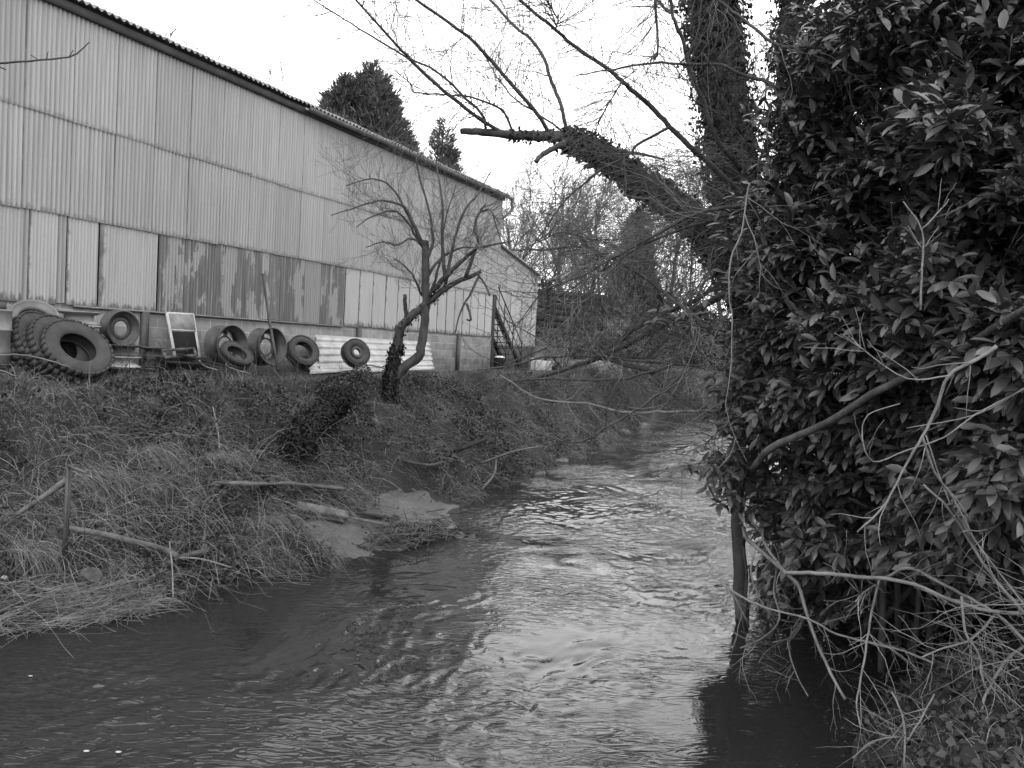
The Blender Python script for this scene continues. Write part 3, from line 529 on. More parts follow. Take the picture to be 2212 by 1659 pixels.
for i, p in enumerate(l):
    t_ = nrm(l[min(i+1, len(l)-1)]-l[max(i-1, 0)]); y = nrm(np.cross(UP, t_)); w_ = .10*(1 if i > 2 else .5); V += [p-y*w_+UP*.02, p+y*w_+UP*.03, p+y*w_, p-y*w_-UP*.01]
f = np.array([[i*4+j, i*4+(j+1) % 4, i*4+4+(j+1) % 4, i*4+4+j] for i in range(len(l)-1) for j in range(4)]); o = mesh('weathered_plank', np.array(V), [f, np.array([[0, 3, 2, 1], [len(V)-4, len(V)-3, len(V)-2, len(V)-1]])], MT['wood']); tag(o, 'long weathered plank lying level in the grass above the clay pipe', 'plank')
# bent post
po = thing('bent_post', 'rusty angle iron post with a bent top arm in the long grass', 'post', gpt(135, 1240)); Yp = gpt(137, 1235)[1]-.05
p0, p1, p2 = P(135, 1250, Yp), P(147, 1005, Yp), P(188, 1022, Yp-.1); boxes('upright', [bar(p0, p1, .035, .012, np.array([0, 1, 0])), bar(p0+np.array([.02, .02, 0]), p1+np.array([.02, .02, 0]), .012, .035, np.array([0, 1, 0]))], MT['steel'], po)
boxes('arm', [bar(p1, p2, .04, .015)], MT['steel'], po); tubes('wire', [([p2, P(182, 1170, Yp-.1)], .003)], MT['steel'], po, 4)
# clay pipe
pa, pb = gpt(648, 1098, .12), gpt(752, 1118, .10); dd = nrm(pb-pa); x = nrm(np.cross(dd, UP)); y = np.cross(x, dd); ang = np.arange(28)*2*math.pi/28; V = []
for t_, r in ((-.05, .10), (.15, .105), (1, .10), (1, .082), (-.05, .08)):
    base = pa+(pb-pa)*t_; jag = (.05*np.sin(ang*3)+.03*np.sin(ang*7)) if t_ == 1 else 0*ang
    V.append(base+x*(np.cos(ang)*r)[:, None]+y*(np.sin(ang)*r)[:, None]+dd*jag[:, None])
V = np.concatenate(V); o = mesh('clay_pipe', V, [np.array([[i*28+j, i*28+(j+1) % 28, i*28+28+(j+1) % 28, i*28+28+j] for i in range(4) for j in range(28)])], MT['clay'], None, True); tag(o, 'broken clay pipe lying on the silt at the foot of the bank', 'pipe')
for k_, (a_, b_, lb) in enumerate([((766, 1120), (842, 1136), 'split half channel lying just past the broken pipe'), ((770, 1108), (862, 1122), 'dark board wedged behind the split channel')]):
    o = boxes('wet_board', [bar(gpt(*a_, .08), gpt(*b_, .08), .12, .03)], MT['wooddark' if k_ else 'wood'], None, .004); tag(o, lb, 'board')
# driftwood heap
L_ = []
for i in range(420):
    u = rn.normal(890, 48); v = rn.normal(1150, 16)-(u-900)*.1; p = gpt(min(max(u, 800), 985), min(max(v, 1105), 1188), .02+abs(rn.normal(0, .07))); d_ = nrm(np.array([rn.normal(.6, .8), rn.normal(0, .5), rn.normal(0, .35)])); L2 = rn.uniform(.1, .55); L_.append((wander(rn, p-d_*L2/2, d_, L2, 3, .1), rn.uniform(.003, .010)))
tag(tubes('driftwood_heap', L_, MT['twig'], None, 4), 'heap of broken twigs and sticks stranded on the silt', 'driftwood', kind='stuff')
for u, v, w_, m_, lb in [(195, 1243, .17, 'stone', 'flat grey rock half sunk in dead grass by the post'), (468, 1238, .15, 'wooddark', 'round dark stone at the water edge below the bank'), (114, 1272, .07, 'stone', 'small rounded stone left of the flat grey rock'), (978, 1143, .13, 'stonepale', 'pale broken lump at the tip of the silt bank'), (1160, 1030, .24, 'stone', 'pale angular rock at the waterline past the brambles'),
                         (1213, 1000, .28, 'stone', 'large slab rock leaning in the ivy near the water'), (1240, 1012, .2, 'stone', 'grey rock beside the leaning slab'), (1347, 935, .3, 'stone', 'rock higher up the far bank under the branches'), (1290, 992, .22, 'stone', 'wet rock at the water edge beyond the slab'), (1390, 925, .35, 'stone', 'broad sloping rock on the far bank nearest the bend'), (1180, 1040, .15, 'stone', 'low wet rock beside the pale angular one'), (1130, 1052, .14, 'stone', 'dark rock nearest the brambles at the waterline'), (12, 1246, .05, 'white', 'small white scrap caught in the grass at the left edge'), (1325, 975, .25, 'stone', 'low grey rock where the bank turns')]:
    rockmesh(rn, gpt(u, v, .04), w_, w_*.8, w_*.62, MT[m_], lb, 'rock' if m_ != 'white' else 'scrap', 'rock' if m_ != 'white' else 'plastic_scrap')
# ------------------------------------------------------------------ ground cover on the banks
def bankpts(n, s0, s1, q0, q1, dens=None):
    s = rn.uniform(s0, s1, n); q = rn.uniform(q0, q1, n); z = ground(s, q); k = z > -2.97
    k &= ~((s > 9.4) & (s < 13.7) & (q > wl(s)-1.6+.35*noise(s*2, q*2)) & (q < wl(s)+.3) & (rn.rand(n) > .03))
    if dens is not None: k &= rn.rand(n) < dens(s, q)
    s, q, z = s[k], q[k], z[k]; return s, q, D*s[:, None]+N*(D0-q)[:, None]+UP*z[:, None]
DN = -N                                      # downslope
# short grass on the bank top and yard edge
s, q, p = bankpts(60000, 4.5, 32, 1.0, 3.3, lambda s, q: np.clip((q-.9)/.6, 0.1, 1)); n = len(p)
tag(blades('grass', p-UP*.01, nrm(rn.normal(0, .45, (n, 3))+UP), rn.uniform(.04, .13, n), rn.uniform(.0015, .003, n), rn.normal(0, .35, (n, 3))+DN*.2-UP*.2, MT['grass'], seg=3), kind='stuff')
s, q, p = bankpts(9000, 5, 27, 1.5, 2.5, lambda s, q: np.clip(.3+noise.fbm(s*1.2, q*2+30, 2)*2, .05, 1)); n = len(p)
tag(blades('tall_grass', p, nrm(rn.normal(0, .3, (n, 3))+UP), rn.uniform(.12, .34, n), rn.uniform(.002, .0035, n), rn.normal(0, .35, (n, 3))-UP*.25, MT['straw'], seg=4), kind='stuff')
# long dead grass draping down the slope
s, q, p = bankpts(62000, 4.5, 30, 2.2, 6.2, lambda s, q: np.clip(.12+noise.fbm(s*1.3+5, q*1.3, 3)*2.4+np.interp(s, [7, 9.5, 11.5], [.42, .15, -.18]), .03, 1)); n = len(p)
L = rn.uniform(.12, .42, n)*np.interp(q, [2.8, 3.8], [.5, 1])
tag(blades('dead_grass', p, nrm(rn.normal(0, .4, (n, 3))+UP*.8+DN*.3), L, rn.uniform(.0016, .0032, n), rn.normal(0, .45, (n, 3))+DN*.5-UP*1.15, MT['straw'], seg=5), kind='stuff')
# ivy, bramble and weed leaves
s, q, p = bankpts(170000, 4.5, 34, 2.0, 6.2, lambda s, q: np.clip(.5-noise.fbm(s*1.3+5, q*1.3, 3)*1.8, .1, 1)); n = len(p)
dr_ = nrm(rn.normal(0, 1, (n, 3))+DN*.6); upv = nrm(rn.normal(0, .45, (n, 3))+UP*.8+DN*.5)
tag(scatter('ground_ivy', IVY, p+(UP+DN*.4)*(rn.uniform(.0, .08, n)+.35*np.clip(noise.fbm(s*1.7+3, q*1.7, 3), 0, .6)*rn.rand(n)**.5)[:, None], dr_, upv, rn.uniform(.03, .065, n)*(1+.4*(rn.rand(n) > .9)), MT['ground_leaf']), kind='stuff')
# bramble stems and straw stalks arching over
L_ = []
s, q, p = bankpts(8000, 4.5, 30, 2.2, 6.1, lambda s, q: np.interp(s, [9, 12], [.85, .4])*np.interp(q, [3.0, 3.9], [.3, 1]))
for i in range(len(p)):
    d_ = nrm(rn.normal(0, .7, 3)+UP*.9+DN*.5); ln = rn.uniform(.25, 1.0); k_ = 7; pts = [p[i]]; 
    for j in range(k_): d_ = nrm(d_+rn.normal(0, .09, 3)-UP*.28); pts.append(pts[-1]+d_*ln/k_)
    L_.append((np.array(pts), rn.uniform(.0014, .0036)))
tag(tubes('bramble_stems', L_, MT['twigpale'], None, 3), kind='stuff')
L_ = []
s, q, p = bankpts(1300, 4.3, 11.5, 3.4, 5.9)
for i in range(len(p)):
    d_ = nrm(rn.normal(0, .6, 3)+UP*.7+DN*.6); ln = rn.uniform(.5, 1.5); k_ = 9; pts = [p[i]]
    for j in range(k_): d_ = nrm(d_+rn.normal(0, .08, 3)-UP*.22); pts.append(pts[-1]+d_*ln/k_)
    pts = np.array(pts); s2, q2 = pts@D, D0-pts@N; pts[:, 2] = np.maximum(pts[:, 2], np.maximum(ground(s2, q2), -3.)+.03+.05*rn.rand()); L_.append((pts, rn.uniform(.0009, .0021)))
tag(tubes('trailing_straw', L_, MT['strawstem'], None, 3), kind='stuff')
# flattened reeds left by the flood along the near waterline
L_ = []
for i in range(900):
    u, v = rn.uniform(-60, 330), rn.uniform(1255, 1352); v = min(v, 1362-.16*max(u, 0)); p = gpt(u, v, rn.uniform(.02, .16)); d_ = nrm(D*rn.normal(.9, .35)+DN*rn.normal(.25, .4)+UP*rn.normal(.12, .18)); ln = rn.uniform(.25, .95); pts = [p-d_*ln*.5]
    for j in range(6): d_ = nrm(d_+rn.normal(0, .1, 3)-UP*.05); pts.append(pts[-1]+d_*ln/6)
    L_.append((np.array(pts), rn.uniform(.0012, .0035)))
tag(tubes('flattened_reeds', L_, MT['twigpale'], None, 3), kind='stuff')
# tussocks: (u, v, count, length)
for i, (u, v, c_, ln, lb) in enumerate([(190, 1028, 900, .75, 'long straw tuft spilling from the bent post arm'), (322, 975, 800, .62, 'drooping straw tussock in the middle of the near bank'), (455, 985, 500, .5, 'smaller drooping tussock right of the middle one'), (110, 845, 400, .3, 'low grass tuft at the top of the bank under the lorry tyres'), (300, 860, 300, .25, 'little grass tuft near the top of the bank'), (560, 1120, 400, .4, 'tuft hanging left of the clay pipe'), (60, 1180, 600, .5, 'straw tuft at the left edge beside the pale log'), (800, 905, 260, .25, 'tuft just left of the small tree roots')]):
    b0 = gpt(u, v, .06); ps = b0+rn.normal(0, 1, (c_, 3))*np.array([.13, .13, .03]); dirs = nrm(rn.normal(0, .35, (c_, 3))+UP*.8+DN*.45+D*.2)
    tag(blades('grass_tussock', ps, dirs, rn.uniform(.4, 1, c_)*ln, .0018, rn.normal(0, .28, (c_, 3))+DN*.25-UP*1.75+D*.12, MT['straw'], seg=6), lb, 'grass tuft', 'grass tussocks on the near bank')
# ------------------------------------------------------------------ branches from pixel paths
def path(pts, r0, r1, Y0, Y1, jit=.004, n=4):
    k = len(pts); Ys = np.linspace(Y0, Y1, k) if np.ndim(Y0) == 0 else np.array(Y0)
    w = np.array([P(u, v, Y) for (u, v), Y in zip(pts, Ys)]); l = smoothp(w, n); m_ = len(l); rr_ = np.linspace(r0, r1, m_)*(l@fwd)/F
    l = l+rn.normal(0, 1, l.shape)*np.minimum(jit*(l@fwd)/10, rr_*.3)[:, None]; return l, rr_
def subtwigs(rng, line, cnt, Lr, lev, out, r=.006, t0=.1, ang=.9, lift=.02, nk=4, wob=.15, rmin=.0018, bias=None):
    l, rr_ = line; n = len(l)
    for k in range(cnt):
        t_ = t0+(1-t0)*rng.rand(); i = min(int(t_*(n-1)), n-2); p = l[i]; d_ = nrm(l[i+1]-l[i]); pr = nrm(np.cross(d_, rng.normal(0, 1, 3))+(0 if bias is None else np.array(bias)))
        grow(rng, p, d_*math.cos(ang)+pr*math.sin(ang), rng.uniform(*Lr), min(r, rr_[i]*.7), lev, out, nk, wob, lift, .7, .55, .15, rmin)
def tree(name, label, cat, base, branches, mat='bark', twigs=(30, (.4, 1.2), 1), tmat='twig', group=None, **kw):
    o = thing(name, label, cat, base, group); out = []; rng = np.random.RandomState(len(label)*7)
    for nm, pts, r0, r1, Y0, Y1, sd in branches:
        l = path(pts, r0, r1, Y0, Y1); tubes(nm, [l], MT[mat], o, sd, .10 if r0 > 8 else .03)
        if nm == 'branch': subtwigs(rng, l, twigs[0], twigs[1], twigs[2], out, **kw)
    if out: tubes('twigs', out, MT[tmat], o, 3)
    return o
def ivyon(l, rr_, n, spread, size, parent, name='ivy', mat='ivy', hang=.3, rng=rn):
    i = rng.randint(0, len(l), n); a = nrm(rng.normal(0, 1, (n, 3))); p = l[i]+rng.uniform(-.5, .5, (n, 1))*np.gradient(l, axis=0)[i]+a*(rr_[i]*.9+spread*rng.rand(n)**2)[:, None]
    return scatter(name, IVY, p, nrm(rng.normal(0, .6, (n, 3))-UP*hang*2+a*.3), nrm(a+rng.normal(0, .35, (n, 3))), rng.uniform(.6, 1.3, n)*size, MT[mat], parent)
# small tree on the bank
g0 = gpt(840, 866); Yt = g0[1]
b = [('trunk', [(836, 880), (840, 858), (844, 815), (854, 765), (865, 712), (890, 683), (919, 658), (954, 629), (997, 604), (1040, 587)], 14.5, 4, Yt, Yt-.3, 12),
     ('trunk', [(848, 822), (869, 797), (904, 769), (911, 740), (919, 676), (920, 622), (919, 551), (919, 519)], 11.5, 7.5, Yt-.05, Yt-.25, 12),
     ('stub', [(879, 690), (875, 660), (874, 637)], 5, 4, Yt, Yt-.1, 7),
     ('branch', [(919, 545), (904, 508), (883, 465), (869, 444), (826, 433), (794, 440), (715, 465)], 5, 1, Yt-.2, Yt-.8, 6), ('branch', [(883, 465), (844, 404), (804, 386), (747, 401)], 3, 1, Yt-.3, Yt+.4, 5),
     ('branch', [(919, 537), (890, 515), (858, 529), (829, 522), (790, 535)], 3, 1, Yt-.2, Yt-.9, 5), ('branch', [(961, 604), (956, 533), (956, 444), (949, 394), (940, 330)], 5, 1.2, Yt-.2, Yt+.3, 6),
     ('branch', [(960, 622), (983, 515), (1004, 454), (1033, 419), (1060, 370)], 4.5, 1.2, Yt-.25, Yt+.5, 6), ('branch', [(933, 630), (961, 600), (994, 567), (1020, 545), (1040, 533), (1110, 520)], 7, 1.5, Yt-.3, Yt-1, 6),
     ('branch', [(928, 640), (940, 604), (954, 551), (961, 480), (985, 400)], 4, 1, Yt-.3, Yt-.9, 6), ('branch', [(1005, 600), (1020, 560), (1033, 519), (1024, 494), (1036, 458), (1050, 440)], 5, 2, Yt-.3, Yt-.2, 6), ('branch', [(1036, 458), (1060, 455), (1075, 500), (1090, 540)], 2.5, 1, Yt-.2, Yt-.6, 5),
     ('branch', [(921, 560), (935, 520), (925, 450), (905, 380), (900, 340)], 4, 1, Yt-.25, Yt-.4, 6), ('branch', [(912, 640), (895, 600), (870, 570), (850, 560)], 3, 1, Yt-.2, Yt-.6, 5),
     ('branch', [(910, 530), (880, 480), (850, 455), (800, 470), (770, 490)], 3, 1, Yt-.2, Yt-1.2, 5), ('branch', [(922, 600), (950, 560), (1000, 535), (1050, 540)], 4, 1, Yt-.2, Yt+.3, 5),
     ('dead_shoot', [(1036, 594), (1019, 629), (994, 676), (983, 719)], 3, 1.5, Yt-.3, Yt-.5, 5), ('dead_shoot', [(1034, 596), (1048, 615), (1058, 640)], 2.5, 2, Yt-.3, Yt-.5, 5), ('dead_shoot', [(1008, 655), (1015, 680), (1017, 692), (1008, 690)], 3, 2, Yt-.4, Yt-.5, 5)]
st_ = tree('small_tree', 'small bare tree with a forked leaning trunk on the bank top', 'tree', g0, b, 'bark', (14, (.4, 1.1), 2), 'twig', r=.006, lift=.09, nk=4, rmin=.0021)
l, rr_ = path(b[0][1][:8], 17, 9, Yt, Yt-.2); ivyon(l[:14], rr_[:14], 3200, .06, .055, st_); ivyon(l[10:], rr_[10:], 420, .04, .05, st_)
# ivy clad stump
sp = [gpt(735, 862, .25), gpt(705, 885, .22), gpt(670, 925, .2), gpt(645, 955, .1), gpt(640, 985, .0)]; sl = smoothp(sp, 4); sr = np.linspace(.16, .22, len(sl))
su = thing('ivy_stump', 'leaning log smothered in dark ivy on the bank', 'stump', sp[-1]); tubes('log', [(sl, sr*.8)], MT['wooddark'], su, 12, .1); ivyon(sl, sr, 11000, .16, .055, su)
# broken leaning tree with ivy (goes down to the right bank) and its upright shoots
B = 'branch'
b = [('trunk', [(996, 284), (1044, 285), (1112, 292), (1177, 294), (1234, 300), (1287, 327), (1340, 361), (1386, 395), (1443, 429), (1504, 485), (1570, 580), (1650, 720), (1720, 860)], 6.5, 26, 11.5, 13.5, 12), ('stub', [(1232, 302), (1207, 315), (1173, 334), (1158, 350)], 7, 5, 12, 11.7, 8), ('spike', [(1285, 314), (1348, 327), (1400, 336), (1435, 345)], 6, 1.5, 12.2, 12.2, 7),
     (B, [(1089, 288), (1044, 262), (968, 205), (899, 141), (869, 110), (827, 65), (770, 0), (730, -50)], 4.5, 2, 11.8, 10, 6), (B, [(1049, 284), (1044, 251), (1006, 213), (945, 156), (876, 122), (778, 63), (732, 34), (664, -8)], 3.8, 1.2, 11.7, 11.2, 6),
     (B, [(1188, 290), (1158, 243), (1112, 190), (1063, 133), (1017, 84), (987, 61), (899, 0), (860, -30)], 4.5, 3, 12, 10.4, 6), (B, [(1224, 292), (1211, 224), (1192, 179), (1177, 129), (1146, 84), (1112, 57), (1059, 0), (1030, -40)], 4.5, 2.5, 12.1, 12.6, 6),
     (B, [(1110, 290), (1089, 243), (1059, 224), (1006, 207), (960, 205), (895, 199), (888, 182), (850, 150)], 3, 1, 12, 11.2, 5), (B, [(1230, 295), (1158, 243), (1112, 213), (1074, 167), (1059, 141), (1040, 110)], 2.5, 1, 12.1, 12.8, 5)]
bt = tree('broken_tree', 'ivy covered tree with a snapped trunk reaching out over the stream', 'tree', P(1720, 860, 13.5), b, 'bark', (34, (.5, 1.6), 1), 'twig', r=.006, lift=.01, nk=6, rmin=.0022)
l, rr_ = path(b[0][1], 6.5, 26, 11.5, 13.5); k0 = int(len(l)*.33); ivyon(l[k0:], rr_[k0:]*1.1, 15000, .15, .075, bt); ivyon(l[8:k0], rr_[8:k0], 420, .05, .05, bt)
# bare tree whose long limbs cross the sky
b = [(B, [(1660, 520), (1620, 440), (1560, 380), (1504, 327), (1446, 274), (1405, 228), (1363, 194), (1344, 175), (1302, 141), (1234, 95), (1199, 63), (1123, 0), (1080, -40)], 7, 3, 10.5, 9, 8), (B, [(1600, 365), (1580, 339), (1551, 307), (1532, 262), (1519, 218), (1500, 179), (1484, 128), (1474, 83), (1455, 38), (1445, -20)], 6, 3.5, 10, 9.2, 8), (B, [(1449, 30), (1420, 0), (1400, -30)], 3, 2, 9.2, 9, 5),
     (B, [(1240, 165), (1290, 155), (1327, 150), (1407, 136), (1487, 139), (1557, 141), (1605, 162), (1647, 173), (1689, 195), (1730, 221), (1775, 253)], 1.2, 5.5, 8.8, 8.2, 6), (B, [(1530, -20), (1551, 0), (1593, 32), (1634, 64), (1682, 99), (1759, 102), (1820, 115)], 2.5, 4, 8.5, 7.8, 6), (B, [(1413, -10), (1418, 42), (1420, 112), (1410, 128)], 4, 2, 8.8, 8.8, 5),
     (B, [(1446, 274), (1378, 312), (1359, 334), (1302, 365), (1245, 410), (1215, 441), (1188, 479), (1130, 560)], 3.5, 1.5, 9.4, 9, 5), (B, [(1344, 175), (1300, 250), (1280, 300)], 2, 1, 9.3, 9.5, 5), (B, [(1199, 63), (1205, 40), (1180, 0)], 2.5, 1.5, 9, 9, 5)]
tree('bare_tree', 'bare tree with long thin limbs crossing the white sky', 'tree', P(1660, 900, 10.5), b, 'bark', (36, (.4, 1.4), 1), 'twig', r=.005, lift=.0, nk=6, rmin=.0019)
# tall ivy trunks
def ivytrunk(label, pts, r0, r1, Y0, Y1, nl, spread, sz, side=0):
    o = thing('ivy_tree', label, 'tree', P(*pts[-1], Y1)); l, rr_ = path(pts, r0, r1, Y0, Y1, n=8); tubes('trunk', [(l, rr_)], MT['wooddark'], o, 14, .08); ivyon(l, rr_, int(nl*1.4), spread, sz, o, hang=.6)
    if side:
        out = []; rng = np.random.RandomState(side)
        for i in range(side): j = rng.randint(0, len(l)); d_ = nrm(rng.normal(0, 1, 3)*np.array([1, .6, .2])+UP*.1); out.append((wander(rng, l[j], d_, rng.uniform(.3, .75), 5, .2, -.06), .006))
        tubes('ivy_stem', out, MT['twigdark'], o, 3); ps = np.concatenate([a for a, _ in out]); ps = np.repeat(ps, 9, 0); ps = ps+rng.normal(0, .06, ps.shape); k_ = len(ps); scatter('ivy', IVY, ps, nrm(rng.normal(0, .6, (k_, 3))-UP), nrm(rng.normal(0, 1, (k_, 3))), rng.uniform(.05, .10, k_), MT['ivy'], o)
ivytrunk('tall trunk thickly wrapped in ivy rising out of the top of the picture', [(1540, -60), (1545, 40), (1556, 150), (1578, 300), (1600, 450), (1625, 600), (1660, 800)], 46, 55, 14.5, 15, 15000, .30, .085, 90)
ivytrunk('slimmer ivy trunk standing behind the top left of the laurel', [(1705, -60), (1712, 30), (1700, 120), (1706, 250), (1712, 400), (1715, 700)], 22, 26, 16, 16, 3800, .3, .08, 0)
ivytrunk('dark leaning trunk poking out above the laurel', [(1870, -60), (1845, 20), (1825, 120), (1800, 300), (1790, 600)], 24, 26, 13, 13, 500, .12, .08)
# ------------------------------------------------------------------ the tangle over the far water
T = [('long bowed branch arching from the laurel towards the barn end', [(1106, 540), (1183, 538), (1260, 533), (1321, 557), (1398, 601), (1444, 640), (1490, 674), (1540, 717), (1600, 770)], 2, 6, 10.5, 9, 'bark'), ('thin arched branch above the long bowed one', [(1120, 545), (1175, 517), (1210, 502), (1252, 511), (1275, 536), (1310, 560)], 1.2, 2.5, 10.6, 10, 'bark'),
     ('straight branch slanting down left from the ivy trunk', [(1640, 435), (1605, 444), (1529, 455), (1483, 471), (1413, 509), (1337, 551), (1260, 594), (1183, 625), (1152, 655), (1105, 720)], 5, 1, 9, 9.8, 'bark'), ('second straight branch just under the slanting one', [(1600, 455), (1560, 470), (1413, 517), (1340, 560), (1240, 620), (1170, 660)], 4, 1, 9.2, 9.8, 'bark'),
     ('rough dead bough slanting down to the bank beyond the small tree', [(1140, 818), (1164, 813), (1221, 797), (1279, 778), (1337, 751), (1394, 724), (1452, 694), (1529, 655), (1590, 620)], 4, 8, 13, 11, 'bark'), ('dark bough lying close above the rough dead bough', [(1298, 767), (1344, 732), (1398, 694), (1490, 655), (1560, 610)], 5, 5, 12.6, 11.5, 'twigdark'),
     ('low level branch running left over the far bank', [(1030, 800), (1106, 790), (1175, 772), (1298, 770), (1375, 780), (1490, 790), (1548, 797), (1600, 800)], 1.5, 4, 11, 9.5, 'bark'), ('branch with a hooked loop at its tip above the far bank', [(1182, 752), (1116, 777), (1089, 798), (1088, 813), (1107, 822), (1158, 818), (1242, 819), (1340, 820), (1385, 807), (1450, 790)], 1.8, 3.5, 10.5, 10, 'bark'),
     ('thick limb dropping from the branches to the trunk in the water', [(1290, 766), (1306, 770), (1356, 790), (1398, 799), (1436, 832), (1475, 863), (1521, 882), (1571, 891), (1610, 895)], 3.5, 9, 10.5, 9.5, 'bark'), ('long thin branch reaching level out over the far waterline', [(1080, 810), (1106, 826), (1152, 857), (1210, 868), (1271, 872), (1344, 890), (1421, 890), (1490, 888), (1560, 886)], 1.2, 3.5, 10, 9.3, 'barkpale'),
     ('branch dipping in a V just above the stream bend', [(1090, 905), (1106, 913), (1164, 936), (1229, 955), (1271, 947), (1321, 917), (1375, 886), (1436, 840), (1475, 810)], 1.5, 3.5, 9.6, 9.4, 'bark'), ('short dark shoot curving down beside the water trunk', [(1590, 905), (1563, 920), (1532, 951), (1521, 968)], 3, 1.2, 9, 8.8, 'bark'), ('pale vine hanging straight down beside the laurel edge', [(1620, 395), (1613, 425), (1602, 502), (1579, 559), (1575, 640), (1582, 694), (1579, 809)], 2, 1.4, 7.5, 7.6, 'twigpale'),
     ('thin branch crossing above the parked car', [(1090, 690), (1182, 740), (1250, 755), (1330, 768), (1420, 775)], 1, 3, 11.5, 11, 'bark')]
rng = np.random.RandomState(77)
for i, (lb, pts, r0, r1, Y0, Y1, m_) in enumerate(T):
    o = thing('overhanging_branch', lb, 'branch', P(*pts[-1], Y1), 'branches tangled over the far water'); l = path(pts, r0, r1, Y0, Y1, .006); tubes('limb', [l], MT[m_], o, 7, .06); out = []
    low_ = pts[len(pts)//2][1] > 770; subtwigs(rng, l, 5 if 'vine' in lb else (11 if low_ else 34), (.4, 1.1 if low_ else 1.6), 1, out, r=.006, ang=.8, lift=.04, nk=5, wob=.17, rmin=.0027); [tubes('twig', [w_], MT['twigpale'], o, 3) for w_ in out] if 'vine' in lb else tubes('twigs', out, MT['twig' if i % 3 else 'twigpale'], o, 3)
out = []; rng = np.random.RandomState(91)
for i in range(420):
    u, v = rng.uniform(1440, 1660), rng.uniform(300, 780); Y = rng.uniform(9.5, 13.5); p0 = P(u, v, Y); d_ = nrm(np.array([-1, rng.normal(0, .5), rng.normal(.05, .45)])); L2 = rng.uniform(.8, 3.0); k_ = 12; pts = [p0]; cv = rng.normal(-.05, .07); 
    for j in range(k_): d_ = nrm(d_+rng.normal(0, .08, 3)+UP*cv); pts.append(pts[-1]+d_*L2/k_)
    out.append((np.array(pts), np.linspace(rng.uniform(.003, .0055), .0016, k_+1)))
    for j in range(rng.randint(2, 6)): a_ = rng.randint(3, k_); out.append((wander(rng, pts[a_], nrm(pts[a_]-pts[a_-1])+rng.normal(0, .55, 3), rng.uniform(.2, .8), 5, .15), .0018))
o = thing('twig_spray', 'dense spray of fine bare twigs reaching left from the tall ivy trunk', 'twigs', P(1660, 800, 12)); tubes('twigs', out, MT['twig'], o, 3)
# thicket of bare shrubs round the stream bend, each one a plant
def shrub(label, u, v, Y, hpx, n, seed, mat='twig', name='bare_shrub', lev=2, group='bare shrubs by the stream bend', zb=None, spread=.5, r=.02):
    rng = np.random.RandomState(seed); c = P(u, v, Y); s_, q_ = to_sq(c); c[2] = float(ground(s_, q_)) if zb is None else zb; o = thing(name, label, 'shrub', c, group); H = hpx*Y/F; out = []
    for k_ in range(n): grow(rng, c+rng.normal(0, 1, 3)*np.array([.3, .3, 0]), rng.normal(0, spread, 3)+UP, H*rng.uniform(.6, 1), r*rng.uniform(.6, 1.2), lev, out, 6, .16, .0, .8, .5, .15, .0022*Y/10)
    tubes('stems', out, MT[mat], o, 3); return o
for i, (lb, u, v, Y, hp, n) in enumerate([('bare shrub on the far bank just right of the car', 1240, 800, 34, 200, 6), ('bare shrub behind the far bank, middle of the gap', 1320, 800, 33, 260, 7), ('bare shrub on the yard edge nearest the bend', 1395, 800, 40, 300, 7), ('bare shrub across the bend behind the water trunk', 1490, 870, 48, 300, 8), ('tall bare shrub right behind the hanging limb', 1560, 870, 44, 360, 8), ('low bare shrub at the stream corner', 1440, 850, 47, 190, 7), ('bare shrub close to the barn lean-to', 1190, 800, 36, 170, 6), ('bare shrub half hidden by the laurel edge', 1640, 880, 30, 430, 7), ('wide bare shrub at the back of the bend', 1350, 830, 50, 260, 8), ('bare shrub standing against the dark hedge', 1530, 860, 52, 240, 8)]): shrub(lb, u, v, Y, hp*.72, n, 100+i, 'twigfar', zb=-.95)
# ------------------------------------------------------------------ trees behind
def conifer(label, u, vtop, Y, H, Rb, seed, tops=1, n=260, group=None):
    rng = np.random.RandomState(seed); tp = P(u, vtop, Y); o = thing('conifer', label, 'tree', (tp[0], tp[1], tp[2]-H), group); tl = [np.array([tp[0], tp[1], tp[2]-H]), tp]; tubes('trunk', [(smoothp(tl, 6), [.3, .03])], MT['bark'], o, 8)
    ps, ds = [], []
    for k_ in range(tops):
        ox = np.clip(rng.normal(0, Rb*.2, 2), -Rb*.24, Rb*.24)*(k_ > 0); hh = H*(1 if k_ == 0 else rng.uniform(.80, .98)); top = tp+np.array([ox[0], ox[1], hh-H])
        for i in range(n//tops*5):
            f_ = rng.rand()**.7; a = rng.rand()*6.283; rad = Rb*(f_**(.84 if tops > 2 else .8))*(1 if tops == 1 else .75)*rng.uniform(.8, 1.1)+.15; out = np.array([math.cos(a), math.sin(a), 0]); z = -f_*hh*.97
            base = top+UP*z; m_ = max(5, int(rad*11)); tt = np.linspace(.12, 1, m_)**.7; bl = base+out*(rad*tt)[:, None]+UP*((.35+.5*(tops > 1))*rad*tt-.25*rad*tt**2)[:, None]; bl = bl+rng.normal(0, .05+.03*rad, bl.shape)
            for q_ in range(6): ps.append(bl+rng.normal(0, .08, bl.shape)); ds.append(nrm(out*1.0+rng.normal(0, .45, bl.shape)+UP*(.35+.6*(tops > 1))))
    ps, ds = np.concatenate(ps), np.concatenate(ds); k_ = len(ps); scatter('crown', NEEDLE, ps, ds, nrm(rng.normal(0, .6, (k_, 3))+UP), rng.uniform(.22, .5, k_)*(Y/45), MT['needle'], o); return o
conifer('broad dark cypress rising behind the barn roof', 804, 140, 46, 13, 5.2, 5, 7, 1000)
conifer('narrow spiky conifer just right of the cypress over the roof', 958, 268, 42, 12, 2.6, 9, 2, 190)
conifer('dark pointed conifer in the wood beyond the stream', 1378, 450, 105, 21, 4.4, 12, 1, 170)
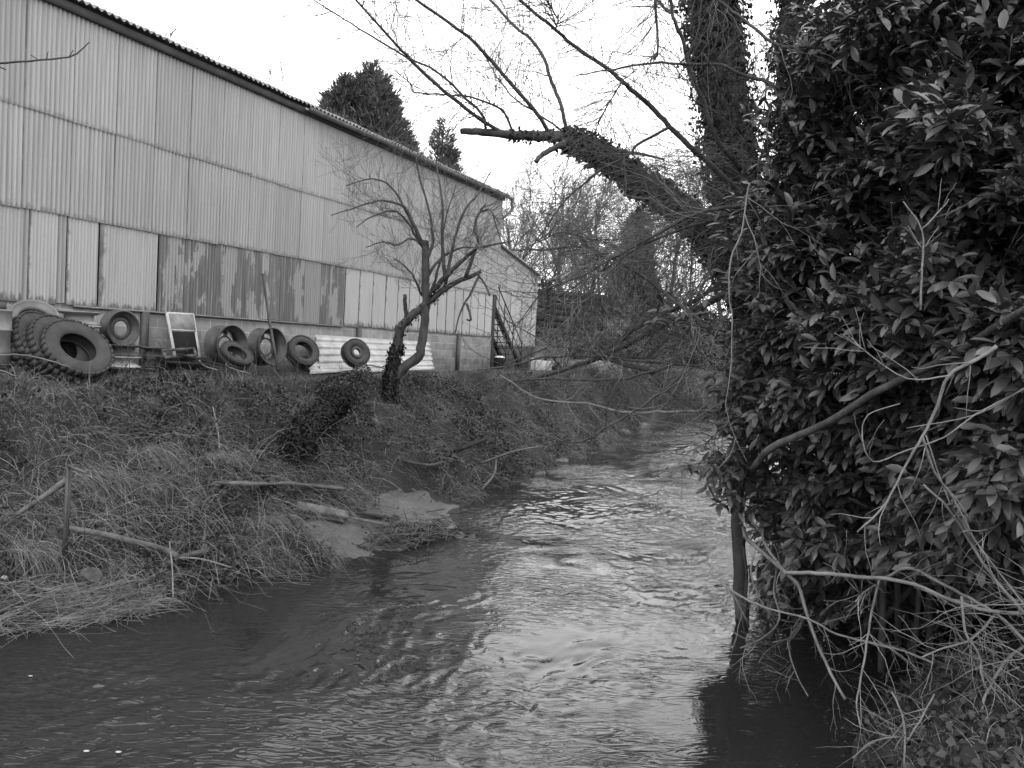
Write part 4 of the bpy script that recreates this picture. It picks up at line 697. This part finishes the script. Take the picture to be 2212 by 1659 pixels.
for k_, (u, v, Y, hp, n) in enumerate([(1120, 800, 44, 330, 2), (1170, 800, 48, 370, 2), (1215, 800, 50, 365, 2), (1300, 800, 46, 335, 2), (1340, 800, 56, 350, 2), (1430, 800, 42, 390, 2), (1480, 800, 50, 400, 2), (1265, 800, 40, 300, 2), (1550, 800, 38, 430, 2), (1620, 800, 44, 500, 2), (1090, 800, 55, 330, 2), (1390, 800, 60, 330, 2), (1690, 800, 36, 600, 2), (1780, 800, 40, 650, 2), (1240, 800, 58, 340, 2), (1510, 800, 58, 380, 2), (1360, 800, 44, 320, 2), (1145, 800, 60, 300, 2), (1460, 800, 64, 350, 2)]):
    lbs = ['bare tree just past the lean-to corner', 'tall bare tree above the pale car', 'tallest bare tree left of the broad pale crown', 'bare tree right of the broad pale crown', 'bare tree left of the dark pointed conifer', 'bare tree right of the dark pointed conifer', 'bare tree under the broken trunk', 'nearer bare tree in front of the broad pale crown', 'bare tree behind the water trunk', 'bare tree behind the tall ivy trunk', 'faint bare tree over the lean-to roof', 'far bare tree behind the dark pointed conifer', 'bare tree seen through the laurel top', 'far bare tree behind the laurel', 'bare tree behind the tallest one left of the broad pale crown', 'bare tree deep in the wood behind the hanging limb', 'bare tree just in front of the dark pointed conifer', 'low bare tree beyond the lean-to eave', 'bare tree deep in the wood over the stream bend']
    Y = Y*2.1; rng = np.random.RandomState(300+k_); c = P(u, v, Y); c[2] = -.9; o = thing('bare_tree', lbs[k_], 'tree', c, 'bare trees beyond the stream'); H = hp*Y/F; out = []
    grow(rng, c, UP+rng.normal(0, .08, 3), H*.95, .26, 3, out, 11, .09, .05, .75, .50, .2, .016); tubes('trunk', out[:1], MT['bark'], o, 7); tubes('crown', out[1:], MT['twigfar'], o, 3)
# evergreen undergrowth and far wood behind everything
def leafmass(name, n, gen, size, mat, kind='stuff'):
    ps = gen(n); k_ = len(ps); tag(scatter(name, IVY, ps, nrm(rn.normal(0, 1, (k_, 3))), nrm(rn.normal(0, .7, (k_, 3))+UP*.6), rn.uniform(.6, 1.4, k_)*size, MT[mat]), kind=kind)
def clumps(cs):
    def g(n):
        out = []
        for (x, y, z, rx, ry, rz) in cs:
            m_ = int(n/len(cs)); a = nrm(rn.normal(0, 1, (m_, 3)))*(rn.rand(m_, 1)**.25); a = a*(1+.35*noise.fbm(a[:, 0]*3+x, a[:, 2]*3+y, 2))[:, None]; out.append(a*np.array([rx, ry, rz])+np.array([x, y, z]))
        return np.concatenate(out)
    return g
cs = []
for i in range(34):
    u = rn.uniform(1140, 1750); Y = rn.uniform(85, 120); c = P(u, 800, Y); cs.append((c[0], c[1], rn.uniform(-.5, 3.), rn.uniform(2.4, 4.8), 2.6, rn.uniform(2.4, 5.2)))
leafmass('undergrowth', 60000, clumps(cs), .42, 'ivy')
cs = []
for i in range(60):
    u = rn.uniform(-600, 3200); Y = rn.uniform(130, 180)
    if 1000 < u or u < 0: c = P(u, 800, Y); cs.append((c[0], c[1], rn.uniform(0, 4.), rn.uniform(7, 14), 5, rn.uniform(4, 8)))
leafmass('far_wood', 50000, clumps(cs), .95, 'ivy')
# right bank undergrowth behind the laurel
cs = []
for i in range(34):
    s_ = rn.uniform(9, 34) if i < 18 else rn.uniform(8, 18); q_ = wr(s_)+rn.uniform(.2, 3); c = SQ(s_, q_, 0); cs.append((c[0], c[1], float(ground(s_, q_))+.4, 1.2, 1.2, rn.uniform(.8, 1.6)))
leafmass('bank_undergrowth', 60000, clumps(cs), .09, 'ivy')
# ------------------------------------------------------------------ laurel
from_poly = [(1700, 120), (1760, 60), (1830, 30), (1900, -40), (2420, -60), (2480, 1270), (2212, 1250), (2060, 1225), (1950, 1200), (1860, 1195), (1760, 1190), (1690, 1185), (1640, 1120), (1625, 1085), (1590, 1062), (1530, 1040), (1505, 1012), (1572, 985), (1600, 950), (1602, 890), (1560, 845), (1590, 780), (1610, 700), (1625, 620), (1620, 480), (1650, 400), (1672, 300), (1670, 200)]
def inside(u, v, poly):
    c = np.zeros(len(u), bool); j = len(poly)-1
    for i in range(len(poly)):
        xi, yi = poly[i]; xj, yj = poly[j]; c ^= ((yi > v) != (yj > v)) & (u < (xj-xi)*(v-yi)/(yj-yi+1e-9)+xi); j = i
    return c
def sprigs(U, V, Yd, rng, parent, leafL, nleaf=9, name='foliage'):
    n = len(U); base = np.array([P(a, b_, c_) for a, b_, c_ in zip(U, V, Yd)]); low_ = np.clip((V-600)/600, 0, 1)[:, None]
    d_ = nrm(np.array([-.45, -.55, .55])*(1-.75*low_)+np.array([-.35, -.5, -.15])*low_+rng.normal(0, .42, (n, 3))); ps, ds, us, sz = [], [], [], []; st_l = []
    for k_ in range(nleaf):
        t_ = (k_+.5)/nleaf; a = k_*2.4+rng.rand(n)*1.2; x = nrm(np.cross(d_, UP+rng.normal(0, .1, (n, 3)))); y = np.cross(x, d_); side = x*np.cos(a)[:, None]+y*np.sin(a)[:, None]*.6
        ld = nrm(side*.95+d_*(.35+.5*t_)+rng.normal(0, .18, (n, 3))-UP*.18-UP*.35*low_); ps.append(base+d_*(t_*.26)[None] if False else base+d_*t_*.26); ds.append(ld); us.append(nrm(UP+rng.normal(0, .35, (n, 3))+d_*.4)); sz.append(leafL*rng.uniform(.7, 1.15, n))
    ps, ds, us, sz = map(np.concatenate, (ps, ds, us, sz)); scatter(name, LAUREL, ps, ds, us, sz, MT['laurel'], parent, True)
    return base, d_
rng = np.random.RandomState(55)
la = thing('cherry_laurel', 'huge glossy leaved laurel shrub overhanging the right of the stream', 'shrub', P(2050, 1350, 7.5))
nU = 10500; U = rng.uniform(1470, 2480, nU); V = rng.uniform(-60, 1275, nU); k_ = inside(U-34+rng.normal(0, 12, nU), V+rng.normal(0, 10, nU), from_poly); 
lump = noise.fbm(U/170., V/150., 3); k_ &= ~((lump < -.40) & (rng.rand(nU) < .6)); U, V, lump = U[k_], V[k_], lump[k_]
Yf = np.interp(U, [1480, 1600, 1750, 2000, 2250, 2480], [9.2, 8.4, 7.2, 6.1, 5.3, 4.8])+np.interp(V, [0, 500, 900, 1270], [.9, .2, 0, .5])
dp = rng.rand(len(U))**1.8*2.6; Yd = np.maximum(Yf-lump*1.5+dp, 5.0)
base, d_ = sprigs(U, V, Yd, rng, la, .16)
st_l = [(np.array([b_-dd_*.25+np.array([.1, .15, -.05]), b_, b_+dd_*.27]), .0035) for b_, dd_ in zip(base[:3500], d_[:3500])]; tubes('shoots', st_l, MT['twig'], la, 3)
# leafy shoots that break the outline on the stream side
for k_, (u0, v0, u1, v1, m_) in enumerate([(1640, 860, 1552, 838, 9), (1610, 1010, 1492, 1003, 10), (1640, 640, 1590, 610, 6), (1600, 930, 1560, 905, 5), (1650, 720, 1575, 765, 8), (1660, 470, 1600, 430, 6), (1690, 300, 1640, 250, 6), (1700, 190, 1665, 120, 6), (1560, 720, 1400, 690, 4), (1640, 1080, 1570, 1085, 6), (1720, 1150, 1690, 1235, 6), (1790, 1190, 1770, 1240, 5), (1760, 70, 1730, 20, 5), (1620, 560, 1560, 520, 5)]):
    Us = np.linspace(u0, u1, m_*2)+rng.normal(0, 9, m_*2); Vs = np.linspace(v0, v1, m_*2)+rng.normal(0, 9, m_*2); Ys = 8.6+rng.normal(0, .15, m_*2); sprigs(Us, Vs, Ys, rng, la, .13, 7, 'foliage'); tubes('shoots', [(smoothp([P(u0+30, v0, 8.8), P((u0+u1)/2, (v0+v1)/2-6, 8.6), P(u1, v1, 8.6)], 5), np.linspace(.012, .004, 11))], MT['bark'], la, 5)
# inner limbs and stems down to the water
out = []
for k_ in range(9):
    u0 = rng.uniform(1860, 2350); p0 = P(u0+rng.normal(0, 40), 1330, rng.uniform(7.8, 9.)); p0[2] = -2.9; p1 = P(u0+rng.uniform(-120, 250), rng.uniform(500, 850), rng.uniform(7.8, 9.3)); pm_ = (p0+p1)/2+rng.normal(0, .3, 3); out.append((smoothp([p0, pm_, p1], 6), np.linspace(.035, .015, 13)))
tubes('limbs', out, MT['bark'], la, 7)
# pale flower bud spikes standing on some shoots
bs = rng.choice(np.where((base[:, 1] < 7.5))[0], 70, False)
for i in bs:
    bp_ = np.array([base[i]+d_[i]*(.12+.022*q_) for q_ in range(6)]); k_ = 6
    scatter('bud_spike', (np.array([[0, .12, 0], [0, -.06, .1], [0, -.06, -.1], [.6, .16, 0], [.6, -.08, .14], [.6, -.08, -.14], [1, 0, 0]]), [np.array([[0, 1, 4, 3], [1, 2, 5, 4], [2, 0, 3, 5]]), np.array([[3, 4, 6], [4, 5, 6], [5, 3, 6]])]), bp_, nrm(UP+rng.normal(0, .12, (k_, 3))), rng.normal(0, 1, (k_, 3)), .03, MT['bud'], la)
# second, farther laurel mass so that the inside stays dark
la2 = thing('cherry_laurel', 'darker laurel behind the big one filling the right bank', 'shrub', P(2100, 1250, 10.)); nU = 5200; U = rng.uniform(1660, 2700, nU); V = rng.uniform(30, 1330, nU); k_ = U > np.interp(V, [30, 120, 1230, 1330], [1800, 1700, 1720, 1800]); U, V = U[k_], V[k_]
sprigs(U, V, rng.uniform(8.6, 11.5, len(U)), rng, la2, .16)
U = rng.uniform(1650, 2700, 2400); V = rng.uniform(1060, 1300, 2400); sprigs(U, V, rng.uniform(9.3, 12.5, 2400), rng, la2, .17, 8)
# ------------------------------------------------------------------ trunk standing in the water and near branches
wt = thing('water_trunk', 'slim bare trunk standing in the stream at the laurel edge', 'tree', onz(1606, 1350, -3.))
for nm, pts, r0, r1, Y0, Y1 in [('trunk', [(1612, 1385), (1604, 1350), (1597, 1200), (1592, 1100), (1600, 950), (1612, 860), (1632, 700), (1650, 560)], 16, 9, 9.6, 9.2), ('side_stem', [(1608, 1345), (1612, 1240), (1606, 1180)], 4, 3, 9.4, 9.3), ('side_stem', [(1590, 1080), (1622, 1000), (1640, 920), (1660, 840)], 7, 5, 9.3, 9)]: tubes(nm, [path(pts, r0, r1, Y0, Y1)], MT['bark'], wt, 12, .14)
o = tubes('sunken_stem', [path([(1792, 1150), (1798, 1210), (1808, 1290)], 8, 8, 9.4, 9.5)], MT['bark'], None, 8, .1); tag(o, 'dim upright stem in the shade under the laurel', 'stem')
def limb(label, segs, Y0, Y1, mat='barkpale', tw=(6, (.15, .5), 0), name='fallen_branch', tm='twigpale'):
    o = thing(name, label, 'branch', P(*segs[0][0][-1], Y1), 'bare branches in front of the laurel'); out = []; rng = np.random.RandomState(len(label)*3+5)
    for i, (pts, r0, r1) in enumerate(segs):
        l = path(pts, r0, r1, Y0, Y1, .003); tubes('limb' if i == 0 else 'side_branch', [l], MT[mat], o, 9 if r0 > 6 else 6, .03); subtwigs(rng, l, tw[0], tw[1], tw[2], out, r=.004, ang=.7, lift=-.01, nk=3, wob=.12, rmin=.0013)
    if len(out) > 95: tubes('twigs', out, MT[tm], o, 3)
    else:
        for w_ in out: tubes('twig', [w_], MT[tm], o, 3)
limb('thick smooth bough slanting up across the laurel', [([(1627, 1012), (1665, 968), (1752, 930), (1809, 901), (1881, 853), (1968, 810), (2030, 781), (2088, 748), (2155, 704), (2212, 671), (2300, 620)], 8, 9), ([(2088, 750), (2155, 748), (2212, 750), (2290, 756)], 6, 5)], 7.3, 4.3, 'bark', tw=(3, (.1, .3), 0))
limb('forked pale branch drooping from the smooth bough', [([(2155, 748), (2112, 776), (2049, 812), (2025, 877), (1992, 944), (1958, 1002), (1915, 1084), (1852, 1150)], 4.5, 2), ([(1992, 944), (2020, 1021), (2054, 1069), (2083, 1112)], 3, 1.8), ([(2049, 812), (1960, 818), (1870, 760), (1840, 730)], 2, 1)], 4.7, 4.9, tw=(9, (.15, .45), 0))
limb('thin cane curling in a hook in front of the laurel', [([(2212, 839), (2107, 896), (2040, 944), (1958, 973), (1886, 997), (1862, 944), (1876, 896), (1944, 872)], 2, 1.2), ([(2212, 839), (2107, 896), (1958, 925)], 2, 1)], 4.8, 4.9, tw=(3, (.1, .4), 0))
limb('upright forked shoot in the upper laurel', [([(1988, 671), (1992, 580), (1992, 498), (1951, 435)], 2.5, 1.2), ([(1992, 495), (2035, 450), (2050, 430)], 2, 1)], 5.2, 5.2, tw=(3, (.1, .3), 0))
limb('crooked pale branch hanging down over the dark water', [([(1606, 1140), (1614, 1164), (1651, 1196), (1697, 1238), (1726, 1267), (1742, 1325), (1767, 1395), (1788, 1440), (1825, 1511)], 5, 3), ([(1647, 1139), (1651, 1172), (1680, 1217), (1697, 1238)], 3, 3.5), ([(1680, 1221), (1672, 1279), (1684, 1337), (1647, 1378), (1600, 1400)], 2.8, 1.2), ([(1738, 1339), (1705, 1378), (1705, 1407), (1722, 1461), (1746, 1504)], 2.6, 1.2), ([(1735, 1340), (1715, 1374), (1670, 1388)], 2, 1)], 8.6, 6.4, tw=(8, (.15, .5), 1))
limb('long arching pale branch reaching left from the right edge', [([(1697, 1238), (1767, 1238), (1850, 1246), (1912, 1250), (1974, 1263), (2056, 1296), (2139, 1320), (2212, 1325), (2300, 1332)], 4.5, 4.5), ([(1912, 1248), (1961, 1227), (2015, 1250), (2077, 1283), (2151, 1325), (2212, 1382), (2280, 1440)], 3.5, 4), ([(1899, 1252), (1883, 1325), (1870, 1407), (1858, 1478), (1850, 1519), (1858, 1568)], 3, 1.4), ([(1895, 1262), (1865, 1280), (1848, 1300)], 2.2, 1)], 6.3, 5.2, tw=(9, (.15, .6), 1))
limb('thin low branch trailing over the dark water', [([(1560, 1262), (1606, 1291), (1664, 1316), (1746, 1337), (1808, 1370), (1891, 1391), (1953, 1407), (2015, 1432), (2077, 1457), (2150, 1490)], 2, 3.2)], 7.2, 5.8, tw=(14, (.15, .6), 1))
limb('long straight cane falling to the lower right', [([(1994, 1048), (2048, 1097), (2094, 1168), (2139, 1238), (2212, 1325), (2280, 1400)], 2.5, 4), ([(2212, 1068), (2180, 1114), (2135, 1143), (2081, 1147)], 3, 1.5), ([(2000, 940), (2050, 1080), (2130, 1200), (2230, 1330)], 1.5, 2)], 5.2, 4.9, tw=(5, (.1, .4), 0))
limb('pale crooked stem dropping to the ivy at the lower right', [([(2077, 1287), (2085, 1366), (2114, 1411), (2127, 1486)], 3, 2), ([(2151, 1325), (2100, 1380), (2040, 1400), (1990, 1420)], 3, 1.5), ([(2212, 1395), (2170, 1430), (2130, 1500), (2120, 1540)], 3.5, 3)], 5.5, 5.3, tw=(7, (.15, .5), 1))
limb('bare twig poking in from the lower bank over the water', [([(1990, 1610), (1949, 1593), (1887, 1601), (1841, 1637)], 2.5, 1.2), ([(1926, 1496), (1953, 1560), (1953, 1665)], 2, 2.5), ([(2065, 1552), (2063, 1610), (2065, 1680)], 2, 2.5), ([(2020, 1500), (1985, 1560), (1960, 1600)], 2, 2)], 5.4, 5.2, tw=(5, (.1, .35), 0))
limb('two thin dead shoots hanging beside the water trunk', [([(1560, 1258), (1581, 1279), (1612, 1341)], 1.8, 2.5), ([(1630, 1190), (1622, 1238), (1640, 1290), (1664, 1329)], 2.2, 1.5)], 7.5, 7.5, tw=(6, (.1, .5), 1))
limb('bare twig entering at the top left against the barn', [([(-80, 142), (0, 137), (65, 132), (150, 122), (174, 109), (193, 91)], 2.6, 1.2), ([(65, 132), (80, 128), (65, 118)], 1.2, 1), ([(150, 122), (158, 108)], 1.2, 1), ([(100, 128), (104, 112)], 1.2, 1), ([(-20, 137), (0, 145), (12, 151)], 1.5, 1.5)], 6, 6, 'twigdark', (0, (.1, .2), 0), 'bare_twig')
# fan of fine canes at the right edge
out = []
for i in range(48):
    u, v = rng.uniform(2150, 2330), rng.uniform(1230, 1560); Y = rng.uniform(4.8, 6); p0 = P(u, v, Y); tgt = P(rng.uniform(1880, 2120), v-rng.uniform(-40, 190), Y+rng.uniform(-.2, .9)); d_ = tgt-p0; pts = wander(rng, p0, d_, np.linalg.norm(d_)*rng.uniform(.5, 1), 9, .13, -.02); out.append((pts, np.linspace(rng.uniform(.002, .004), .0012, 10)))
    if rng.rand() < .5: out.append((wander(rng, pts[4], d_+rng.normal(0, .4, 3), .3, 4, .15), .0015))
o = thing('cane_thicket', 'fan of fine bare canes spraying in from the right edge', 'shrub', P(2330, 1500, 5)); tubes('canes', out, MT['twigpale'], o, 3)
# near right bank: ivy leaves, grass, dead stalks
s_ = rn.uniform(2, 12, 60000); q_ = rn.uniform(12.2, 19, 60000); z = ground(s_, q_); k = (z > -2.93) & (s_ < 9.2); s_, q_, z = s_[k], q_[k], z[k]; p = D*s_[:, None]+N*(D0-q_)[:, None]+UP*z[:, None]; n = len(p)
tag(scatter('bank_ivy', IVY, p[:n*2//3]+UP*rn.uniform(.02, .14, n*2//3)[:, None], nrm(rn.normal(0, 1, (n*2//3, 3))), nrm(rn.normal(0, .4, (n*2//3, 3))+UP), rn.uniform(.035, .075, n*2//3), MT['ground_leaf']), kind='stuff')
k2 = rn.rand(n) < .45; p2 = p[k2]; m_ = len(p2); tag(blades('bank_grass', p2, nrm(rn.normal(0, .5, (m_, 3))+UP), rn.uniform(.08, .28, m_), .0022, rn.normal(0, .5, (m_, 3))-UP*.5, MT['straw'], seg=4), kind='stuff')
L_ = []
for i in range(170):
    j = rn.randint(0, n); L_.append((wander(rn, p[j], rn.normal(0, .8, 3)+UP*.8, rn.uniform(.2, .7), 6, .14, -.08), rn.uniform(.0015, .003)))
tag(tubes('dead_stalks', L_, MT['twigpale'], None, 3), kind='stuff')
# weeds in front of the plinth
out = []
for i in range(90):
    u = rn.uniform(240, 660) if i < 60 else rn.uniform(0, 1050); b0 = onwall(u, 790, rn.uniform(1.0, 1.8)); b0[2] = -.87; grow(rn, b0, UP+rn.normal(0, .25, 3), rn.uniform(.2, .8), .004, 1, out, 5, .12, 0, .8, .35, .3, .0022)
tag(tubes('dry_weeds', out, MT['twig'], None, 3), kind='stuff')
for i, (pts, lb) in enumerate([([(0, 767), (60, 768), (110, 780), (152, 794)], 'thin pale branch lying in front of the lorry tyres'), ([(470, 800), (440, 790), (430, 778)], 'short forked stick under the small tyre'), ([(540, 808), (500, 796), (488, 786)], 'pale stick in the grass below the big rims'), ([(690, 806), (760, 800), (800, 788), (838, 800)], 'forked fallen branch in front of the spare wheel'), ([(0, 800), (35, 812)], 'short light stick at the left end of the yard')]):
    Yq = onwall(pts[0][0], 790, 2.0)[1]; l = path(pts, 1.8, 1.8, Yq-.2, onwall(pts[-1][0], 790, 2.)[1]-.2); tag(tubes('bare_stick', [l], MT['twigpale'], None, 5), lb, 'stick', 'sticks lying along the yard edge')
# saplings rooted in the gutter
for i, (u, v, h_) in enumerate([(365, 100, .25), (580, 198, .42), (607, 205, .55)]):
    c = onwall(u, v+6, .12); c[2] = 5.30; out = []; rng = np.random.RandomState(i); grow(rng, c, UP, h_, .009, 2, out, 7, .08, .03, .5, .4, .15, .004); o = thing('gutter_weed', ['tiny weed growing on the eave nearest the left', 'small sapling on the eave left of the cypress', 'taller of the two saplings growing on the eave'][i], 'weed', c, 'weeds on the barn eave'); tubes('stem', out, MT['twig'], o, 3)
# foam flecks drifting on the water
for i, (u, v, w_) in enumerate([(187, 1622, .035), (256, 1624, .035), (66, 1460, .03)]):
    c = onz(u, v, -2.98); V, Fc = lathe([(0, .008), (.6*w_, .008), (w_, .002), (.9*w_, -.004), (0, -.004)], 14); V = V*.4; V[:, 0] *= 1.6; o = mesh('foam_fleck', V+c, [Fc], MT['galv'], None, True); tag(o, ['white foam fleck, left of the pair near the bottom edge', 'white foam fleck, right of the pair near the bottom edge', 'white foam fleck nearest the left bank', 'small foam fleck right of the bottom pair', 'tiniest foam fleck farthest from the bank'][i], 'foam', 'foam flecks on the water')
